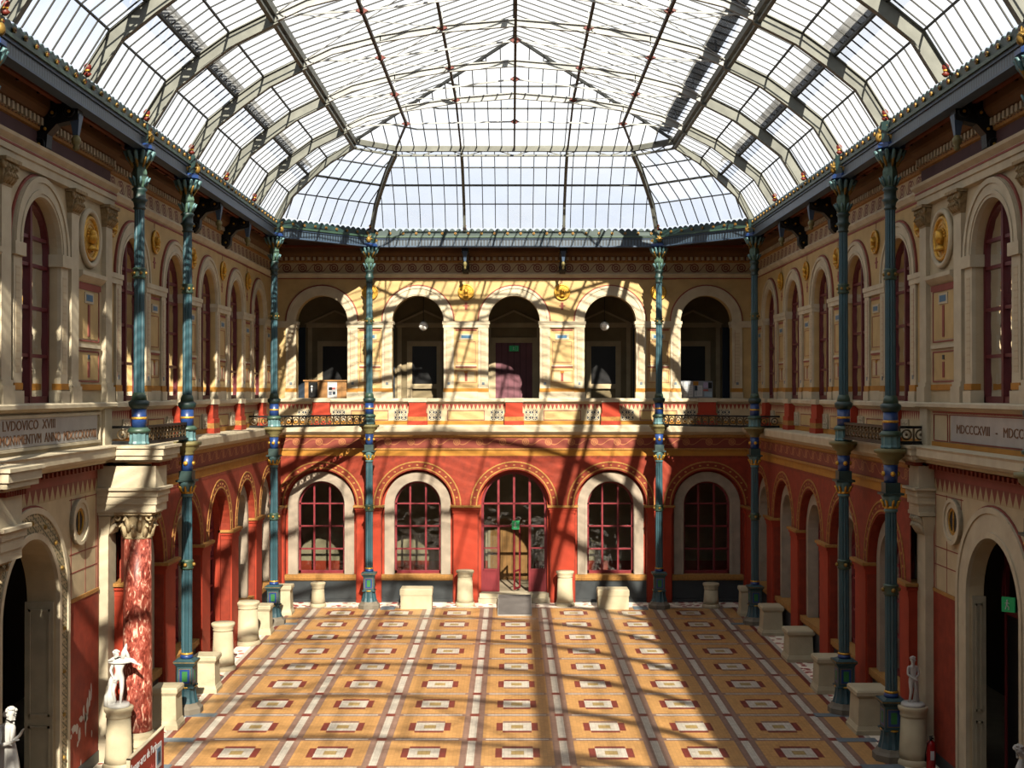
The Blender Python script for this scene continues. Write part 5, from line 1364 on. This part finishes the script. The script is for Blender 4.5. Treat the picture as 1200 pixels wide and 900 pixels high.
pd = round_ped(.33, zt - 1.72 * .9 - zf(21.0)); pd.location = (X - .06, Y, zf(21.0)); pd['label'] = 'pedestal below the draped woman statue at the left edge'; pd['group'] = 'stone pedestals round the court'
statue('statue', 'white marble draped woman with hands raised, at the lower left edge', J, E3, (X - .06, Y, zt - 1.72 * .9), 0,
       [('drapery', drape), ('face', face(.08, -.02, 1.57, .9, -.43)), ('hair', bun)], .9)
# bottom right: bowed figure, only head and shoulders in view
J2 = {k: v for k, v in J.items()}
J2.update({'che': (-.02, 0, 1.2, (.15, .12)), 'neck': (-.1, -.02, 1.36, .055), 'chin': (-.17, -.04, 1.41, .06), 'head': (-.22, -.04, 1.49, (.09, .09)), 'top': (-.24, -.03, 1.57, .06)})
X, Y = (1200 - 599.5) * 22.5 / F + CX, 22.5
zt = H - (870 - 461) * 22.5 / F; zb_ = zt - 1.63 * .95
pd = round_ped(.36, zb_ - zf(22.5)); pd.location = (X + .06, Y, zf(22.5)); pd['label'] = 'low pedestal below the bowed statue at the lower right corner'; pd['group'] = 'stone pedestals round the court'
statue('statue', 'white marble figure bowing its head at the lower right corner', J2, E3, (X + .1, Y, zb_), 0,
       [('drapery', drape), ('face', face(-.22, -.04, 1.47, -.85, -.52)), ('hair', hairf(-.23, -.02, 1.5, 45, .1))], .95)

# steps and ramp at the middle door
m = MB().m(creamw); m.box(-1.4, 1.4, YW - .55, YW + .4, -.05, .17); m.box(-1.36, 1.36, YW - .3, YW + .4, .17, .34)
tag(m.build('door_step'), 'cream stone steps at the middle ground floor door', 'step')
rp = thing('ramp', 'grey sloping access ramp laid against the steps of the middle door', 'ramp', (.02, 47.66, zf(47.66)))
m = MB().m(greyrug); m.idx([(-.62, -1.5, .01), (.62, -1.5, .01), (.62, 1.05, .36), (-.62, 1.05, .36), (-.62, -1.5, -.02), (.62, -1.5, -.02), (.62, 1.05, .3), (-.62, 1.05, .3)],
                            [(0, 1, 2, 3), (7, 6, 5, 4), (0, 4, 5, 1), (1, 5, 6, 2), (2, 6, 7, 3), (3, 7, 4, 0)]); m.build('deck', rp)
m = MB().m(mat('ramp_edge', 'B9B4AC')); m.box(-.62, .62, -1.56, -1.5, -.02, .03)
for s_ in (-.64, .62): m.idx([(s_, -1.5, .0), (s_ + .02, -1.5, .0), (s_ + .02, 1.05, .0), (s_, 1.05, .0), (s_, -1.5, .04), (s_ + .02, -1.5, .04), (s_ + .02, 1.05, .4), (s_, 1.05, .4)], [(0, 1, 2, 3), (4, 5, 6, 7), (0, 1, 5, 4), (2, 3, 7, 6), (1, 2, 6, 5), (0, 3, 7, 4)])
m.build('edge', rp)

# exit signs with running figure
def exit_sign(loc, rz, w, h, lab):
    t = thing('exit_sign', lab, 'sign', loc, rz)
    m = MB().m(exitg); m.box(-w, w, -.03, .03, -h, h); m.build('panel', t)
    m = MB().m(white); s = h * .9
    m.sphere((-.1 * s, -.035, .62 * s), .14 * s, 8); m.bar((-.12 * s, -.034, .45 * s), (-.22 * s, -.034, -.1 * s), .2 * s, .01, (0, 1, 0))
    m.bar((-.2 * s, -.034, -.1 * s), (.12 * s, -.034, -.35 * s), .12 * s, .01, (0, 1, 0)); m.bar((.12 * s, -.034, -.35 * s), (.08 * s, -.034, -.75 * s), .1 * s, .01, (0, 1, 0))
    m.bar((-.22 * s, -.034, -.1 * s), (-.4 * s, -.034, -.7 * s), .12 * s, .01, (0, 1, 0)); m.bar((-.12 * s, -.034, .35 * s), (.2 * s, -.034, .15 * s), .09 * s, .01, (0, 1, 0)); m.bar((-.14 * s, -.034, .35 * s), (-.45 * s, -.034, .2 * s), .09 * s, .01, (0, 1, 0))
    if w > h: m.frame(.35 * w, .8 * w, -.8 * h, .8 * h, .06 * h, -.036, -.03)
    m.build('pictogram', t)
exit_sign((.06, YW - .02, 3.0), 0, .15, .17, 'green exit sign hanging in the middle ground floor door')
exit_sign((0, YW + 3.5, 10.1), 0, .2, .12, 'green exit sign above the plum door of the upper gallery')
exit_sign((10.02, 25.4, 3.9), -PI / 2 + .9, .13, .15, 'green exit sign inside the right portal')

# globe lamps
for a, nm in ((-BAY, 'second'), (BAY, 'fourth')):
    t = thing('globe_lamp', 'white globe lamp hanging in the %s upper arch from the left' % nm, 'lamp', (a + .1 * (1 if a < 0 else -1), YW + 1.6, 10.95), 0, 'globe lamps')
    m = MB().m(globe); m.sphere((0, 0, 0), .19, 20); m.build('globe', t)
    m = MB().m(blackI); m.tube([(0, 0, .17), (0, 0, 1.47)], .015, 6); m.lathe([(.05, .16), (.06, .2), (.03, .24)], 10); m.lathe([(.02, 1.38), (.07, 1.45)], 10); m.build('rod', t)

# cabinet, screen, posters in the upper left arch
t = thing('wooden_counter', 'light wooden counter behind the leftmost upper arch', 'counter', (-7.45, YW + 1.0, 7.31))
m = MB().m(wood); m.box(-.95, 1.0, -.3, .3, 0, 1.38); m.build('body', t); m = MB().m(wood); m.box(-1.0, 1.05, -.35, .35, 1.38, 1.43); m.build('top', t)
m = MB().m(mat('oak_groove', '8E6A40')); [m.box(x - .006, x + .006, -.306, -.3, .05, 1.35) for x in (-.3, .1, .55)]; m.box(.1, .9, -.306, -.3, 1.02, 1.035); m.build('joint', t)
t = thing('black_screen', 'small black screen leaning on the wooden counter', 'screen', (-8.05, YW + .62, 8.05)); m = MB().m(blackp); m.box(-.18, .18, -.02, .02, 0, .6); m.build('panel', t); m = MB().m(white); m.sphere((-.05, -.02, .42), .05, 8); m.tube([(-.05, -.02, .36), (-.05, -.02, .18)], [.03, .02], 6); m.build('figure_image', t)
t = thing('poster', 'white poster with blue and black pictures in the leftmost upper arch', 'poster', (-7.27, YW + .55, 8.03)); m = MB().m(white); m.box(-.19, .19, -.015, .015, 0, .62); m.build('sheet', t)
m = MB().m(blackp); m.box(-.14, .0, -.018, -.015, .3, .42); m.m(navy).box(.02, .13, -.018, -.015, .12, .24); m.m(mat('print_grey', '8A90A0')).box(-.14, -.02, -.018, -.015, .1, .25); m.m(signpink).box(.0, .12, -.018, -.015, .33, .4); m.build('print', t)
# notice board on the right
t = thing('notice_board', 'board of white notices and flyers in the rightmost upper arch', 'notice board', (7.25, YW + .5, 8.02)); m = MB().m(mat('board_grey', '9FA4AC')); m.box(-.72, .68, -.02, .02, 0, .68); m.build('board', t)
rnd = random.Random(5)
for i, (x, z, w, h, mt) in enumerate(((-.6, .12, .18, .52, white), (-.4, .05, .16, .58, white), (-.2, .04, .18, .44, white), (-.18, .5, .16, .14, white), (0, .5, .22, .16, ochre), (.02, .3, .12, .18, navy), (.17, .06, .2, .44, white), (.02, .06, .12, .2, white), (.4, .4, .18, .22, mat('flyer_lilac', 'C9B8D8')), (.4, .27, .2, .07, signpink), (.58, .38, .14, .24, blackp), (.5, .05, .3, .2, mat('flyer_blue', 'BBD0E0')))):
    m = MB().m(mt); m.box(x - w / 2, x + w / 2, -.028, -.02, z, z + h)
    if mt is white: m.m(mat('print_grey', '8A90A0')); [m.box(x - w * .38, x + w * .38, -.03, -.028, z + h * q, z + h * q + .012) for q in (.2, .35, .5, .65, .8)]
    m.build('notice', t)

# fire extinguisher
t = thing('fire_extinguisher', 'red fire extinguisher on the floor by the right portal', 'fire extinguisher', (9.22, 27.75, zf(27.75)))
m = MB().m(exting); m.lathe([(.09, 0), (.1, .03), (.1, .55), (.085, .62), (.04, .67)], 20); m.build('cylinder', t)
m = MB().m(blackp); m.lathe([(.035, .66), (.035, .72)], 10); m.box(-.02, .02, -.12, .05, .72, .75); m.bar((0, .03, .74), (0, -.12, .8), .03, .015); m.tube([(0, -.03, .7), (-.1, -.06, .62), (-.13, -.03, .4), (-.12, 0, .2)], [.014, .014, .014, .022], 6); m.build('valve_and_hose', t)
m = MB().m(white); m.box(-.04, .04, -.104, -.09, .25, .45); m.build('instruction_label', t)

# red sign board at the lower left
t = thing('sign_board', 'large red standing sign board with white lettering at the lower left', 'sign', (-6.72, 22.65, zf(22.65)), PI / 2)
m = MB().m(signred); m.box(-1.05, 1.05, -.02, .03, .12, 2.08); m.build('panel', t)
m = MB().m(creamw); m.box(-1.08, -1.05, -.03, .035, .0, 2.1); m.box(-1.08, 1.08, -.03, .035, 2.08, 2.1); m.build('edge_strip', t)
m = MB().m(greyst); [m.box(x - .04, x + .04, -.25, .25, 0, .05) for x in (-.8, .8)]; [m.box(x - .03, x + .03, -.01, .02, .05, .14) for x in (-.8, .8)]; m.build('foot', t)
m = MB().m(white); m.box(.52, .88, -.026, -.02, 1.42, 1.88); m.m(blueP).box(.58, .82, -.03, -.026, 1.5, 1.8); m.m(navy).box(.63, .78, -.032, -.03, 1.55, 1.72); m.build('blue_emblem', t)
def text(parent, body, size, x, z, mt, name, y=-.024, width=None):
    cu = bpy.data.curves.new('t', 'FONT'); cu.body = body; cu.size = size; cu.extrude = .002; cu.resolution_u = 2
    tmp = bpy.data.objects.new('t', cu); COL.objects.link(tmp); bpy.context.view_layer.update(); me = bpy.data.meshes.new_from_object(tmp); bpy.data.objects.remove(tmp)
    me.materials.clear(); me.materials.append(mt); o = bpy.data.objects.new(name, me); COL.objects.link(o); o.parent = parent
    w = max(v.co.x for v in me.vertices); o.scale.x = (width / w) if width else 1
    o.location = (x, y, z); o.rotation_euler.x = PI / 2; return o
text(t, 'beaux-arts de Paris', .24, -.98, 1.8, white, 'white_lettering', width=1.55)
text(t, 'palais des études', .2, -.9, 1.5, signpink, 'faded_lettering', width=1.3)
text(t, 'expositions', .3, -.55, .98, white, 'white_lettering', width=1.5)

# bare plaster patches on the red dado left
m = MB(MLEFT).m(mat('bare_plaster', 'DDD5CC'))
rnd = random.Random(11)
def blob(u, z, ru, rz_, n=9):
    m.face([(u + ru * math.cos(2 * PI * k / n) * rnd.uniform(.6, 1.2), -.068, z + rz_ * math.sin(2 * PI * k / n) * rnd.uniform(.6, 1.2)) for k in range(n)])
for u, z, a, b in ((26.75, 1.0, .16, .1), (26.95, .98, .1, .14), (27.1, .8, .07, .2), (27.2, 1.1, .12, .1), (27.38, 1.2, .06, .2), (27.5, .95, .06, .3), (27.62, 1.25, .08, .2), (27.75, 1.4, .07, .25), (27.85, 1.55, .05, .2), (27.55, 1.05, .12, .09), (27.9, .6, .04, .08), (27.2, .15, .03, .08), (27.0, .62, .05, .07), (26.6, .88, .06, .05)):
    blob(u, z, a, b)
tag(m.build('bare_patches', portal_l), None)

# ================================================================== CAMERA & LIGHT
cam = bpy.data.cameras.new('camera'); co = bpy.data.objects.new('camera', cam); COL.objects.link(co)
cam.sensor_width = 36; cam.lens = 36 * F / 1200; cam.clip_end = 500
co.location = (CX, 0, H); co.rotation_euler = (PI / 2 + math.atan(11 / F), 0, 0)
cam.shift_x = .5 / 1200
sc.camera = co
sun = bpy.data.lights.new('sun', 'SUN'); so = bpy.data.objects.new('sun', sun); COL.objects.link(so)
D = Vector((-.18, 1, -.70)); so.rotation_euler = D.to_track_quat('-Z', 'Y').to_euler()
sun.energy = 20.5; sun.angle = math.radians(.6); sun.color = (1, .90, .74)
w = bpy.data.worlds.new('sky'); sc.world = w; w.use_nodes = True; n = w.node_tree.nodes; l = w.node_tree.links
bg = n['Background']; tc = n.new('ShaderNodeTexCoord'); nz = n.new('ShaderNodeTexNoise'); nz.inputs['Scale'].default_value = 2.2; nz.inputs['Detail'].default_value = 8
mp = n.new('ShaderNodeMapping'); mp.inputs['Scale'].default_value = (1, 1, 2.5); l.new(tc.outputs['Generated'], mp.inputs[0]); l.new(mp.outputs[0], nz.inputs['Vector'])
cr = n.new('ShaderNodeValToRGB'); cr.color_ramp.elements[0].position = .38; cr.color_ramp.elements[0].color = (.70, .79, .96, 1); cr.color_ramp.elements[1].position = .6; cr.color_ramp.elements[1].color = (1, 1, 1, 1)
l.new(nz.outputs[0], cr.inputs[0]); l.new(cr.outputs[0], bg.inputs['Color']); bg.inputs['Strength'].default_value = 1.12
vs = sc.view_settings; vs.view_transform = 'Standard'; vs.look = 'None'; vs.gamma = 1; vs.use_curve_mapping = False; vs.exposure = 0
